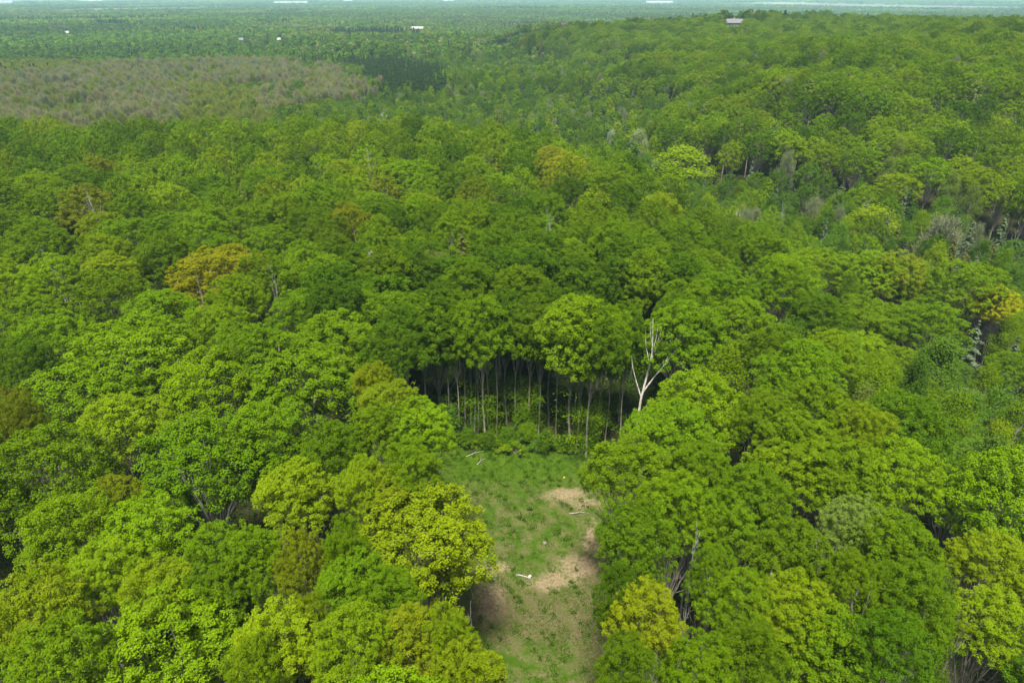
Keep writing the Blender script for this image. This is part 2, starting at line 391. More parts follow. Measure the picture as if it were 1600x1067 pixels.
K = {}
K['maple'] = Kind('broadleaf_tree', 'tree', 22, 5.0, [maple(10 + i, base=[7, 6, 8, 7.5, 6.5, 8][i], nm=[16, 18, 15, 20, 14, 17][i]) for i in range(6)], M_BARK, M_LEAF)
K['edge'] = Kind('broadleaf_tree', 'tree', 23, 4.0, [maple(40 + i, H=23, R=4.0, base=9.5, nm=14, r0=.17, low=[5, 9, 14, 20][i]) for i in range(4)], M_BARK, M_LEAF)
K['open'] = Kind('broadleaf_tree', 'tree', 22, 5.0, [maple(77, base=7.5, nm=20, open_side=1)], M_PALE, M_LEAF)
K['poplar'] = Kind('poplar_tree', 'tree', 18, 3.0, [poplar(60 + i, H=18, R=[3.0, 3.4, 2.7][i], base=[5, 4, 6][i]) for i in range(3)], M_BARK, M_SOFT)
K['spruce'] = Kind('spruce_tree', 'conifer', 17, 2.6, [spruce(80, jag=.12, whorls=27, n=230), spruce(81, R=2.3, jag=.16, whorls=25, n=230), spruce(82, R=3.2, jag=.28, whorls=20, droop=.08, n=230)], M_DARKBARK, M_NEEDLE)
K['bud'] = Kind('budding_tree', 'tree', 16, 3.4, [budding(90), budding(91, R=3.0), budding(92, R=4.0)], M_BARK, [M_TWIG, M_SOFT])
K['snag'] = Kind('dead_tree', 'dead tree', 17, 2.6, [snag(100), snag(101, spread=3.4, nb=20, twigs=7), snag(102, spread=4.2, nb=12, start=.45, up=.8, twigs=6), snag(103, spread=2.2, nb=24, twigs=8, up=1.8)], M_PALE, M_PALE)
K['shrub'] = Kind('shrub', 'shrub', 2.4, 1.4, [shrub(120), shrub(121, H=2.0, R=1.7), shrub(122, H=3.2, R=1.2)], M_BARK, M_SOFT)
K['sapling'] = Kind('sapling', 'young tree', 7, 1.8, [poplar(130, H=7, R=1.8, base=1.2, n=2600, leaf=.24, lump=.75), poplar(131, H=7, R=1.5, base=1.6, n=2000, leaf=.26, lump=.8)], M_BARK, M_SOFT)

TINT = {   # leaf colours in early summer; cool and pale also tint far trees for haze
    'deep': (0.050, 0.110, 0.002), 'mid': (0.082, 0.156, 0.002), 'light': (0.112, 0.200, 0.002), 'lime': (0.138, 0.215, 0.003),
    'gold': (0.155, 0.205, 0.003), 'ochre': (0.150, 0.168, 0.004), 'bronze': (0.125, 0.165, 0.004), 'yellow': (0.300, 0.290, 0.010),
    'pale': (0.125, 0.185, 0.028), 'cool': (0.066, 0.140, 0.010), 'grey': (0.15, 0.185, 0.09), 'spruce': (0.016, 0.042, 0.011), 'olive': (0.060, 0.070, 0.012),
    'white': (0.30, 0.35, 0.26), 'twig': (0.190, 0.195, 0.095), 'bark': (0.3, 0.3, 0.28), 'budgreen': (0.15, 0.19, 0.03), 'bluepine': (0.065, 0.095, 0.055),
}
TONEWORD = {'deep': 'deep green', 'mid': 'mid green', 'light': 'fresh green', 'lime': 'lime green', 'gold': 'golden green', 'ochre': 'ochre', 'bronze': 'bronze tinged',
            'yellow': 'lemon yellow', 'pale': 'pale green', 'cool': 'cool green', 'grey': 'grey green', 'spruce': 'dark green', 'olive': 'olive brown', 'white': 'white blossoming',
            'twig': 'grey brown', 'bark': 'bleached grey', 'budgreen': 'olive green', 'bluepine': 'blue grey'}
TREES = []      # every placed tree: dict(x, y, r, kind, tone, obj, px, py, label)
rnd = random.Random(7)

def jitter(c, k=0.17):
    f = rnd.uniform(1 - k, 1 + k); return (c[0] * f * rnd.uniform(.93, 1.07), c[1] * f, c[2] * f)

GROUP = {'broadleaf_tree': 'broadleaf trees of the forest', 'poplar_tree': 'poplars and birches in the valley', 'spruce_tree': 'conifers of the forest', 'budding_tree': 'trees hardly in leaf',
         'dead_tree': 'dead trees standing in the forest', 'shrub': 'shrubs along the clearing', 'sapling': 'young trees along the clearing'}

def place(kind, x, y, R, H, tone, variant=None, rz=None, label=None, tint=None, landmark=None, tall=1.0, squeeze=True):
    k = K[kind]; v = rnd.randrange(len(k.p)) if variant is None else variant
    s = R / k.R; sz = H / k.H
    o = root(k.name, (x, y, gz(x, y) - 0.1), k.cat, label or "", GROUP[k.name], rnd.uniform(0, 6.283) if rz is None else rz, (s * rnd.uniform(.94, 1.06), s * rnd.uniform(.94, 1.06), sz))
    tm, cm = k.p[v]
    child('trunk', tm, o); cr = child('crown', cm, o, jitter(TINT[tone]) if tint is None else tint)
    if kind == 'maple' and squeeze:                     # slim crowns are also shallower: squeeze towards the top
        q = min(.90, max(.56, s * .80)); cr.scale = (1, 1, q); cr.location = (0, 0, k.H * .99 * (1 - q))
    px, py, zc = project(x, y, o.location.z + H * .78)
    TREES.append(dict(x=x, y=y, r=R, kind=kind, tone=tone, o=o, px=px, py=py, label=label, landmark=landmark, zc=zc))
    return o

def by_crown(kind, px, py, w, tone, H=None, **kw):
    """place a tree by where its crown shows: centre and width as seen, unprojected at real crown height"""
    k = K[kind]; H = H or k.H * rnd.uniform(.95, 1.06)
    top = .76 if kind in ('snag',) else .97; py = py if kind == 'snag' else py - w * .42
    x, y = at_canopy(px, py, H * top); zc = project(x, y, gz(x, y) + H * .76)[2]
    return place(kind, x, y, w / F * zc / 2 * (1.14 if kind == 'maple' else 1.0), H, tone, **kw)

def by_base(kind, px, py, R, H, tone, **kw):
    x, y = at(px, py, 0); return place(kind, x, y, R, H, tone, **kw)

# ------------------------------------------------------------------ ground: one sheet out to the horizon
def ground_material():
    m, N, L = new_mat("ground")
    geo = N.new("ShaderNodeNewGeometry"); P = geo.outputs['Position']
    def noise(scale, detail=6, rough=.6, vec=P):
        n = N.new("ShaderNodeTexNoise"); n.inputs['Scale'].default_value = scale; n.inputs['Detail'].default_value = detail; n.inputs['Roughness'].default_value = rough
        L.new(vec, n.inputs[0]); return n
    wob = noise(.35, 6, .65); wv = N.new("ShaderNodeVectorMath"); wv.operation = 'MULTIPLY_ADD'
    L.new(wob.outputs['Color'], wv.inputs[0]); wv.inputs[1].default_value = (3.4, 3.4, 0); L.new(P, wv.inputs[2])
    PW = wv.outputs[0]
    def ell(cx, cy, rx, ry, ang=0.0, soft=.55):
        mp = N.new("ShaderNodeMapping"); mp.vector_type = 'TEXTURE'; mp.inputs['Location'].default_value = (cx + 1.7, cy + 1.7, 0)
        mp.inputs['Rotation'].default_value = (0, 0, ang); mp.inputs['Scale'].default_value = (rx, ry, 1e6); L.new(PW, mp.inputs[0])
        ln = N.new("ShaderNodeVectorMath"); ln.operation = 'LENGTH'; L.new(mp.outputs[0], ln.inputs[0])
        r = N.new("ShaderNodeMapRange"); r.interpolation_type = 'SMOOTHSTEP'; r.inputs[1].default_value = 1 + soft; r.inputs[2].default_value = 1 - soft
        L.new(ln.outputs[1], r.inputs[0]); return r.outputs[0]
    def mx(*f):
        o = f[0]
        for g in f[1:]: o = mathn(N, L, 'MAXIMUM', o, g)
        return o
    def ramp(v, a, b):
        r = N.new("ShaderNodeMapRange"); r.inputs[1].default_value = a; r.inputs[2].default_value = b; L.new(v, r.inputs[0]); return r.outputs[0]
    def px(x, y): return at(x, y, 0)
    fine = noise(3.2, 8, .7); mid = noise(.55, 5, .6); big = noise(.16, 4, .5)
    vor = N.new("ShaderNodeTexVoronoi"); vor.inputs['Scale'].default_value = 7.0; L.new(P, vor.inputs[0])
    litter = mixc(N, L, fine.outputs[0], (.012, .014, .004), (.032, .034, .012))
    grass = mixc(N, L, ramp(mid.outputs[0], .3, .7), (.022, .052, .002), (.048, .092, .004))
    dry = mixc(N, L, ramp(fine.outputs[0], .3, .7), (.035, .035, .014), (.115, .098, .05))
    sand = mixc(N, L, ramp(fine.outputs[0], .25, .75), (.10, .078, .044), (.21, .168, .105))
    drym = mathn(N, L, 'MULTIPLY', ramp(mid.outputs[0], .42, .60), ramp(fine.outputs[0], .36, .56))
    # where the grass is lush the dry stalks hardly show
    c = px(800, 722); lush = ell(c[0], c[1], 11, 5.2, 0, .5)
    drym = mathn(N, L, 'MULTIPLY', drym, mathn(N, L, 'SUBTRACT', 1.0, lush, True))
    field = mixc(N, L, drym, grass, dry)
    c = px(840, 960); c2 = px(770, 800); c3 = px(935, 960)
    worn = mx(ell(c[0], c[1], 8, 3.6, 0, .6), ell(c3[0], c3[1], 3, 8, 0, .5))
    worn = mathn(N, L, 'MULTIPLY', worn, ramp(fine.outputs[0], .38, .56))
    field = mixc(N, L, worn, field, mixc(N, L, vor.outputs['Distance'], (.035, .032, .012), (.11, .09, .05)))
    a = px(905, 885); b = px(862, 905); d = px(932, 862); e = px(885, 772); f = px(776, 884); g = px(765, 935); h = px(925, 840); i_ = px(915, 785)
    sm = mx(ell(a[0], a[1], 2.6, 1.7, .5), ell(b[0], b[1], 2.4, 1.1, .1), ell(d[0], d[1], 1.0, 1.9, .2), ell(e[0], e[1], 2.6, 1.3, .2), ell(f[0], f[1], 1.4, 1.2), ell(g[0], g[1], 1.4, 2.2), ell(h[0], h[1], .6, 3.2, -.1), ell(i_[0], i_[1], 2.2, .9))
    sm = mathn(N, L, 'MULTIPLY', sm, ramp(mixf(N, L, fine, mid), .36, .52))
    field = mixc(N, L, sm, field, sand)
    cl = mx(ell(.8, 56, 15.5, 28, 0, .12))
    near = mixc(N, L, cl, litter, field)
    # the far plain: dark turf with pale fields
    sep = N.new("ShaderNodeSeparateXYZ"); L.new(P, sep.inputs[0])
    vf = N.new("ShaderNodeTexVoronoi"); vf.inputs['Scale'].default_value = .0016; vf.distance = 'CHEBYCHEV'; L.new(P, vf.inputs[0])
    pick = N.new("ShaderNodeSeparateColor"); L.new(vf.outputs['Color'], pick.inputs[0])
    fld = mixc(N, L, ramp(pick.outputs[0], .35, .65), (.08, .13, .04), (.18, .18, .11))
    fld = mixc(N, L, ramp(pick.outputs[1], .7, .72), fld, (.12, .10, .10))
    farm = ramp(sep.outputs[1], 2600, 3400)
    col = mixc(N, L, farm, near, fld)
    turf = mathn(N, L, 'MULTIPLY', ramp(sep.outputs[1], 230, 300), mathn(N, L, 'SUBTRACT', 1.0, farm, True))
    col = mixc(N, L, turf, col, mixc(N, L, big.outputs[0], (.03, .05, .012), (.07, .10, .02)))
    p = N.new("ShaderNodeBsdfPrincipled"); p.inputs['Roughness'].default_value = .95; p.inputs['Specular IOR Level'].default_value = .1; L.new(col, p.inputs[0])
    bp = N.new("ShaderNodeBump"); bp.inputs['Strength'].default_value = .6; bp.inputs['Distance'].default_value = .25; L.new(fine.outputs[0], bp.inputs['Height']); L.new(bp.outputs[0], p.inputs['Normal'])
    o = N.new("ShaderNodeOutputMaterial"); L.new(p.outputs[0], o.inputs[0])
    return m

def mixf(N, L, a, b):
    return mathn(N, L, 'MULTIPLY', mathn(N, L, 'ADD', a.outputs[0], b.outputs[0]), 0.5)

RAD = np.concatenate([np.arange(0, 120, 2.0), np.geomspace(120, 26000, 150)]); NA = 360
ang = np.linspace(0, 2 * np.pi, NA, endpoint=False)
gx = (RAD[:, None] * np.sin(ang)[None]).ravel(); gy = (RAD[:, None] * np.cos(ang)[None]).ravel()
gzz = terrain(gx, gy) + np.where(np.hypot(gx, gy) < 130, .12 * np.sin(gx * .9) * np.cos(gy * .7), 0)
mbg = MB(); ii, jj = np.meshgrid(np.arange(len(RAD) - 1), np.arange(NA), indexing='ij')
mbg.add(np.stack([gx, gy, gzz], 1), np.stack([ii * NA + jj, (ii + 1) * NA + jj, (ii + 1) * NA + (jj + 1) % NA, ii * NA + (jj + 1) % NA], -1).reshape(-1, 4))
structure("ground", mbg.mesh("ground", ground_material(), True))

# ------------------------------------------------------------------ trees placed where the photograph has them
SP_ = [  # kind, px, py, width px, tone, extras
    ('maple', 655, 845, 190, 'gold', dict(tint=(.140, .200, .003), landmark='golden maple', label='golden yellow broad maple overhanging the clearing', H=21, variant=1)),
    ('maple', 612, 772, 90, 'gold', dict(tint=(.14, .19, .003))),
    ('maple', 338, 448, 150, 'ochre', dict(landmark='ochre maple', label='wide ochre coloured maple standing out of the green canopy')),
    ('open', 300, 738, 200, 'mid', dict(landmark='open limbed maple', label='big green maple with its pale forked limbs showing beneath', H=22, rz=0.0)),
    ('maple', 583, 590, 65, 'gold', dict(landmark='bronze topped maple', label='slim maple with a bronze gold top above the clearing corner', variant=1)),
    ('maple', 1013, 955, 100, 'gold', dict(landmark='gold tipped maple', label='gold tipped green maple beside the bare clearing edge', tint=(.17, .22, .004))),
    ('maple', 168, 778, 80, 'bronze', dict(landmark='small bronze maple', label='small bronze tinged maple wedged between large green crowns', H=21)),
    ('maple', 463, 865, 75, 'bronze', dict()), ('maple', 520, 870, 60, 'bronze', dict(H=20)),
    ('maple', 1562, 475, 66, 'yellow', dict(tint=(.25, .27, .004), landmark='lemon yellow tree', label='lemon yellow thin crowned tree on pale bare stems', H=19)),
    ('poplar', 1070, 285, 125, 'lime', dict(landmark='broad yellowish poplar', label='broad soft yellowish green poplar crown')),
    ('maple', 35, 740, 170, 'mid', {}), ('maple', 92, 842, 150, 'light', {}), ('maple', 212, 840, 120, 'light', {}), ('maple', 328, 875, 110, 'mid', {}), ('maple', 150, 900, 110, 'lime', {}),
    ('maple', 238, 925, 115, 'lime', {}), ('maple', 45, 955, 125, 'gold', dict(tint=(.14, .20, .004))), ('maple', 312, 935, 100, 'mid', {}), ('maple', 250, 1012, 190, 'light', {}), ('maple', 72, 1035, 130, 'mid', {}),
    ('maple', 388, 1040, 90, 'lime', {}), ('maple', 455, 768, 110, 'lime', {}), ('maple', 535, 832, 62, 'light', {}), ('maple', 385, 872, 95, 'mid', {}), ('maple', 550, 910, 110, 'mid', {}),
    ('maple', 602, 925, 85, 'mid', {}), ('maple', 480, 945, 55, 'lime', {}), ('maple', 428, 1000, 125, 'lime', {}), ('maple', 545, 1003, 115, 'lime', {}), ('maple', 640, 1003, 105, 'gold', dict(tint=(.145, .19, .004))),
    ('maple', 700, 985, 75, 'lime', {}), ('maple', 725, 1058, 110, 'lime', {}), ('maple', 490, 440, 110, 'mid', {}), ('maple', 518, 540, 135, 'mid', {}), ('maple', 462, 602, 160, 'light', {}),
    ('maple', 378, 548, 100, 'mid', {}), ('maple', 610, 632, 90, 'lime', dict(tint=(.12, .18, .004))), ('maple', 655, 672, 95, 'light', {}), ('maple', 592, 672, 90, 'mid', {}), ('maple', 400, 690, 130, 'mid', {}),
    ('maple', 640, 725, 90, 'mid', {}), ('maple', 565, 745, 80, 'lime', {}), ('maple', 510, 700, 90, 'mid', {}),
    ('maple', 590, 470, 120, 'deep', {}), ('maple', 605, 545, 95, 'deep', {}), ('maple', 676, 490, 105, 'deep', {}), ('maple', 730, 440, 85, 'mid', {}), ('maple', 110, 640, 170, 'mid', {}), ('maple', 75, 535, 115, 'mid', {}),
    ('maple', 190, 575, 170, 'light', {}), ('maple', 320, 610, 150, 'light', {}), ('maple', 15, 560, 80, 'deep', {}), ('maple', 12, 630, 60, 'ochre', dict(tint=(.11, .14, .004))), ('maple', 240, 500, 120, 'mid', {}),
    ('maple', 150, 470, 120, 'mid', {}), ('maple', 330, 520, 110, 'light', {}),
    ('maple', 992, 742, 130, 'mid', {}), ('maple', 1057, 683, 130, 'mid', {}), ('maple', 1100, 640, 140, 'light', {}), ('maple', 1203, 650, 90, 'mid', {}), ('maple', 1105, 728, 90, 'mid', {}), ('maple', 1065, 790, 110, 'light', {}),
    ('maple', 1000, 845, 112, 'mid', {}), ('maple', 1140, 822, 100, 'mid', {}), ('maple', 1185, 778, 110, 'mid', {}), ('maple', 1258, 735, 130, 'light', {}), ('maple', 970, 915, 70, 'deep', {}), ('maple', 1122, 885, 72, 'mid', {}),
    ('maple', 1165, 945, 105, 'mid', {}), ('maple', 1245, 865, 110, 'mid', {}), ('maple', 1250, 950, 110, 'lime', {}), ('maple', 1180, 1022, 100, 'mid', {}), ('maple', 1100, 1045, 100, 'light', {}), ('maple', 985, 1035, 90, 'mid', {}),
    ('maple', 1413, 742, 120, 'light', {}), ('maple', 1345, 812, 85, 'pale', {}), ('maple', 1415, 860, 125, 'mid', {}), ('maple', 1440, 935, 120, 'mid', {}), ('maple', 1345, 905, 90, 'mid', {}), ('maple', 1300, 1020, 150, 'mid', {}),
    ('maple', 1330, 740, 110, 'light', {}), ('maple', 1410, 1010, 110, 'deep', {}),
    ('poplar', 1560, 730, 105, 'cool', dict(H=20)), ('maple', 1562, 880, 105, 'lime', dict(H=19)), ('maple', 1572, 985, 120, 'lime', dict(H=19)), ('poplar', 1480, 990, 80, 'mid', dict(H=18)),
    ('maple', 1075, 520, 115, 'mid', {}), ('maple', 1167, 512, 105, 'mid', {}), ('maple', 1262, 585, 120, 'mid', {}), ('maple', 1074, 442, 105, 'mid', {}), ('maple', 1142, 456, 85, 'mid', {}), ('maple', 1285, 645, 110, 'mid', {}), ('maple', 1255, 692, 110, 'mid', {}),
    ('maple', 1282, 430, 105, 'light', {}), ('poplar', 1142, 580, 85, 'light', dict(H=19)), ('poplar', 1232, 540, 90, 'cool', {}), ('maple', 1375, 430, 90, 'light', {}), ('maple', 1412, 425, 80, 'gold', dict(tint=(.15, .2, .008))),
    ('maple', 1357, 500, 105, 'mid', {}), ('maple', 1455, 515, 110, 'mid', {}), ('maple', 1525, 450, 105, 'mid', {}), ('spruce', 1530, 530, 60, 'bluepine', dict(variant=2, H=17)), ('spruce', 1592, 550, 50, 'bluepine', dict(variant=2, H=18)),
    ('poplar', 1478, 575, 100, 'cool', dict(H=22, variant=2, landmark='tall trunked poplar', label='tall cool green poplar showing its long grey trunk above a dark hollow')), ('poplar', 1440, 590, 70, 'cool', dict(H=22, variant=2)), ('poplar', 1550, 600, 62, 'light', {}), ('poplar', 1503, 650, 80, 'light', {}), ('poplar', 1330, 565, 80, 'cool', {}),
    ('poplar', 1370, 600, 85, 'light', {}), ('poplar', 1355, 632, 60, 'pale', {}), ('poplar', 1390, 648, 85, 'light', {}), ('poplar', 1568, 645, 85, 'cool', {}), ('maple', 1360, 670, 90, 'lime', {}),
    ('spruce', 722, 385, 62, 'olive', dict(variant=2, H=21, landmark='olive spruce', label='tall olive brown spruce rising from the middle of the canopy')), ('spruce', 674, 388, 40, 'olive', dict(variant=1, H=19)),
    ('poplar', 580, 414, 40, 'white', dict(landmark='white blossoming tree', label='round white blossoming tree in mid canopy', H=20)), ('maple', 680, 412, 48, 'pale', dict(H=20)),
    ('maple', 885, 262, 60, 'gold', dict(tint=(.2, .24, .008))), ('maple', 862, 245, 45, 'yellow', dict(tint=(.19, .22, .01))), ('poplar', 958, 219, 32, 'white', dict(landmark='cream blossom tree', label='small cream blossom tree beyond the yellow crown')), ('poplar', 1000, 221, 40, 'white', dict(tint=(.2, .27, .12))),
    ('spruce', 776, 262, 22, 'gold', dict(tint=(.15, .19, .01))), ('spruce', 725, 300, 26, 'mid', dict(tint=(.09, .16, .01))),
    ('poplar', 1372, 370, 105, 'lime', {}), ('spruce', 1318, 298, 32, 'bluepine', dict(variant=2)), ('spruce', 1355, 325, 30, 'bluepine', dict(variant=2)),
    ('bud', 1480, 380, 85, 'twig', dict(landmark='grey budding tree', label='large grey budding tree with twiggy rounded crown', H=19, tint=(.16, .185, .10))),
    ('maple', 128, 322, 80, 'bronze', dict(tint=(.12, .15, .008))), ('maple', 145, 270, 60, 'bronze', dict(tint=(.12, .15, .005))), ('maple', 70, 330, 100, 'mid', {}), ('maple', 200, 300, 90, 'mid', {}), ('maple', 640, 285, 95, 'light', {}), ('maple', 900, 418, 90, 'mid', {}),
    ('maple', 815, 450, 95, 'mid', {}), ('maple', 1065, 375, 90, 'mid', {}), ('maple', 950, 300, 90, 'mid', {}), ('maple', 590, 345, 100, 'mid', {}), ('maple', 495, 320, 95, 'mid', {}), ('maple', 410, 430, 90, 'mid', {}),
]
for k_, px_, py_, w_, t_, kw in SP_: by_crown(k_, px_, py_, w_, t_, **kw)

# dead and bare trees (crown centre, size) in the canopy
for px_, py_, w_, H_, v_, tone_, lm, lb in [
    (1083, 912, 62, 22, 3, 'bark', 'bleached snag', 'bleached twiggy snag standing between green crowns near the clearing'),
    (92, 437, 50, 21, 1, 'bark', 'tangled snag', 'tangled pale snag in a dark gap of the canopy'),
    (150, 352, 60, 24, 2, 'bark', 'pale bare tree', 'wide pale bare tree above green crowns'),
    (302, 375, 34, 22.5, 2, 'bark', None, None), (436, 470, 42, 22, 1, 'bark', 'forked dead tree', 'forked dead tree in the gap beside the ochre maple'), (317, 475, 22, 22, 3, 'bark', None, None),
    (580, 263, 44, 23.5, 3, 'bark', None, None), (597, 192, 48, 23.5, 1, 'bark', 'grey bare tree', 'grey bare tree among green crowns on the ridge end'), (648, 205, 22, 23, 2, 'bark', None, None), (860, 375, 30, 23, 2, 'bark', None, None),
    (826, 222, 46, 22, 3, 'bark', None, None), (780, 212, 20, 22, 1, 'bark', None, None), (1097, 343, 28, 23, 3, 'bark', None, None), (1146, 352, 42, 23, 1, 'bark', None, None), (1222, 345, 20, 23, 2, 'bark', None, None),
    (560, 412, 26, 22, 1, 'bark', None, None), (1527, 785, 34, 14, 2, 'bark', 'crooked snag', 'crooked short snag in the shaded hollow'), (1500, 915, 22, 15, 0, 'bark', None, None), (1420, 1050, 40, 19, 1, 'bark', None, None),
    (1335, 1005, 22, 21, 3, 'bark', None, None), (735, 1022, 34, 19, 3, 'bark', None, None), (1587, 375, 24, 19, 2, 'bark', None, None), (1565, 480, 26, 17, 1, 'bark', None, None), (1205, 205, 16, 22, 0, 'bark', None, None),
    (98, 438, 36, 19, 2, 'bark', None, None), (1060, 128, 26, 20, 3, 'bark', None, None), (1510, 365, 20, 18, 0, 'bark', None, None), (915, 262, 16, 22, 2, 'bark', None, None), (995, 800, 16, 20, 3, 'bark', None, None)]:
    by_crown('snag', px_, py_, w_ * .8, tone_, H=H_ - (4.5 if px_ > 1080 and py_ < 400 else 2.5 if py_ < 480 else 0), variant=v_, label=lb, landmark=lm)

# the wall of trunks behind the clearing, placed by the foot of each trunk
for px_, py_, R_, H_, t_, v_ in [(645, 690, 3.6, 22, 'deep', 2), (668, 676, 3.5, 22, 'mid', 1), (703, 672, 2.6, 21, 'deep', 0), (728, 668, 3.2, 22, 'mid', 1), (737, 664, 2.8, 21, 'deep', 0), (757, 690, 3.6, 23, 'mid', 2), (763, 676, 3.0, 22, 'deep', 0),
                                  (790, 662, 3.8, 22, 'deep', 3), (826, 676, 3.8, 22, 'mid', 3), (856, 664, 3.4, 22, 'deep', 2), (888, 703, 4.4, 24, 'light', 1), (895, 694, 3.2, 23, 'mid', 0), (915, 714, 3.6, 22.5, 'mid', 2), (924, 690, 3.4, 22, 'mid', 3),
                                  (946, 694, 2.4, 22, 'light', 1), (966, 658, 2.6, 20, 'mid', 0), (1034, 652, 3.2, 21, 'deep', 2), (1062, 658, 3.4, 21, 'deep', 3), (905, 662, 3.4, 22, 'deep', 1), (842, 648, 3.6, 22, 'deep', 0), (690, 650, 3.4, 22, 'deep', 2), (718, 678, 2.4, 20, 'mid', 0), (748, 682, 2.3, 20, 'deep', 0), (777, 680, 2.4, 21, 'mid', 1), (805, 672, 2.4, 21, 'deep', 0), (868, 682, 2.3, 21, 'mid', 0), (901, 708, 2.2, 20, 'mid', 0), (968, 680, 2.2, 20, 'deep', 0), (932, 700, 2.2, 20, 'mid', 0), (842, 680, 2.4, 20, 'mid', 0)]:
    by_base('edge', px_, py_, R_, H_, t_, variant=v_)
# a second, leafier row deeper in
for i in range(9):
    x = -19 + i * 5.6 + rnd.uniform(-1, 1); y = 95.5 + rnd.uniform(-1.8, 1.8)
    place('edge', x, y, rnd.uniform(4.2, 5.0), rnd.uniform(21, 23.5), rnd.choice(['deep', 'mid']), variant=2 + i % 2)
# the white birch snag in front of them
bx_, by__ = at(990, 707, 0)
rb = root('dead_tree', (bx_, by__, -.1), 'dead tree', 'tall white dead birch with forked leafless top behind the clearing', GROUP['dead_tree'])
tb, mb_ = MB(), MB(); Hb = 20.0
tb.tube([(0, 0, -.3), (.05, 0, 4), (.25, 0, 8.5), (.75, .1, 12), (1.1, .1, 15), (.95, 0, 17.5), (.75, 0, 20)], [.23, .19, .16, .13, .09, .055, .02], 8)
for pts, r in [([(.25, 0, 8.8), (-.5, .3, 11), (-1.1, .5, 13), (-1.35, .5, 14.6)], .10), ([(.45, 0, 9.6), (1.6, -.3, 12), (2.9, -.3, 14), (4.0, -.4, 16.2)], .12), ([(1.05, .1, 14), (1.6, 0, 16.5), (2.0, .2, 18.6)], .07), ([(1.0, .1, 13.4), (.3, .3, 16), (.0, .2, 18.3)], .07),
               ([(1.1, .1, 15), (1.3, -.3, 17.4), (1.35, -.5, 19.5)], .06), ([(.1, 0, 4.6), (.9, 0, 6.4), (1.15, -.1, 8.2)], .09), ([(1.0, 0, 16.3), (.6, 0, 18), (.45, .1, 19.4)], .04), ([(2.9, -.3, 14), (3.2, .2, 15.6)], .04), ([(-.5, .3, 11), (-.9, 0, 12.4)], .03), ([(1.6, 0, 16.5), (2.3, -.2, 17.8)], .03)]:
    mb_.tube(pts, [r * (1 - .85 * i / (len(pts) - 1)) for i in range(len(pts))], 6)
child('trunk', tb.mesh('birch_trunk', M_BIRCH, True), rb); child('crown', mb_.mesh('birch_limbs', M_BIRCH, True), rb)
pb = project(bx_ + .7, by__, 12); TREES.append(dict(x=bx_, y=by__, r=1, kind='snag', tone='bark', o=rb, px=pb[0], py=pb[1], label=rb['label'], landmark='white birch', zc=pb[2]))
# leaning dead stems in the dark gap
for i, (a, b, r, lb) in enumerate([((686, 640), (731, 563), .11, 'thin dead stem leaning across the dark gap behind the clearing'), ((741, 666), (745, 600), .09, 'short dead stem slanting up beside the dark gap')]):
    x0, y0 = at(a[0], a[1], 1.0); x1, y1 = (b[0] - a[0]) * .085, .6; h1 = (a[1] - b[1]) * .092
    t = root('leaning_dead_tree', (x0, y0, 0), 'dead tree', lb); m_ = MB(); m_.tube([(0, 0, -.3), (x1 * .5, y1 * .5, h1 * .5 + .8), (x1, y1, h1 + 1.5)], [r, r * .8, r * .4], 6); child('trunk', m_.mesh('leaning_dead_tree', M_PALE, True), t)
    m_ = MB(); m_.tube([(x1 * .6, y1 * .6, h1 * .6 + .8), (x1 * .3, y1, h1 * .8 + 1)], [.04, .015], 4); child('branch', m_.mesh('dead_branch', M_PALE, True), t)

# shrubs and saplings at the far edge of the clearing
for i in range(30):
    u = i / 29; px_ = 700 + 225 * u + rnd.uniform(-5, 5); py_ = 694 + 12 * u + rnd.uniform(-14, 8); x, y = at(px_, py_, 0)
    k_ = 'shrub' if i % 4 else 'sapling'
    if k_ == 'shrub': place('shrub', x, y, rnd.uniform(.9, 1.5), rnd.uniform(1.0, 2.2), rnd.choice(['mid', 'light', 'cool', 'mid', 'lime']))
    else: place('sapling', x, y, rnd.uniform(1.0, 1.5), rnd.uniform(2.2, 4.0), rnd.choice(['mid', 'cool', 'deep']))
for px_, py_, R_, H_ in [(705, 680, 1.6, 5), (650, 700, 2, 7), (818, 676, 1.5, 5), (925, 700, 1.3, 7), (1020, 680, 2.2, 6)]:
    x, y = at(px_, py_, 0); place('sapling', x, y, R_, H_, rnd.choice(['mid', 'cool', 'light']))

# ------------------------------------------------------------------ the rest of the forest
def clearing(x, y, grow=0.0): return ((x - .8) / (12.0 + grow)) ** 2 + ((y - 52) / (29.5 + grow)) ** 2 < 1
GRID = {}
def gkey(x, y): return (int(x // 8), int(y // 8))
def grid_add(x, y, r): GRID.setdefault(gkey(x, y), []).append((x, y, r))
def grid_free(x, y, r, f=.72):
    gx_, gy_ = gkey(x, y)
    for a in range(gx_ - 2, gx_ + 3):
        for b in range(gy_ - 2, gy_ + 3):
            for (u, v, s) in GRID.get((a, b), ()):
                if (u - x) ** 2 + (v - y) ** 2 < (f * (r + s)) ** 2: return False
    return True
for t in TREES:
    if t['kind'] in ('maple', 'open', 'poplar', 'edge', 'bud', 'spruce'): grid_add(t['x'], t['y'], t['r'])
    if t['kind'] == 'snag': grid_add(t['x'], t['y'], 3.2 if t['y'] < 90 else 1.2)

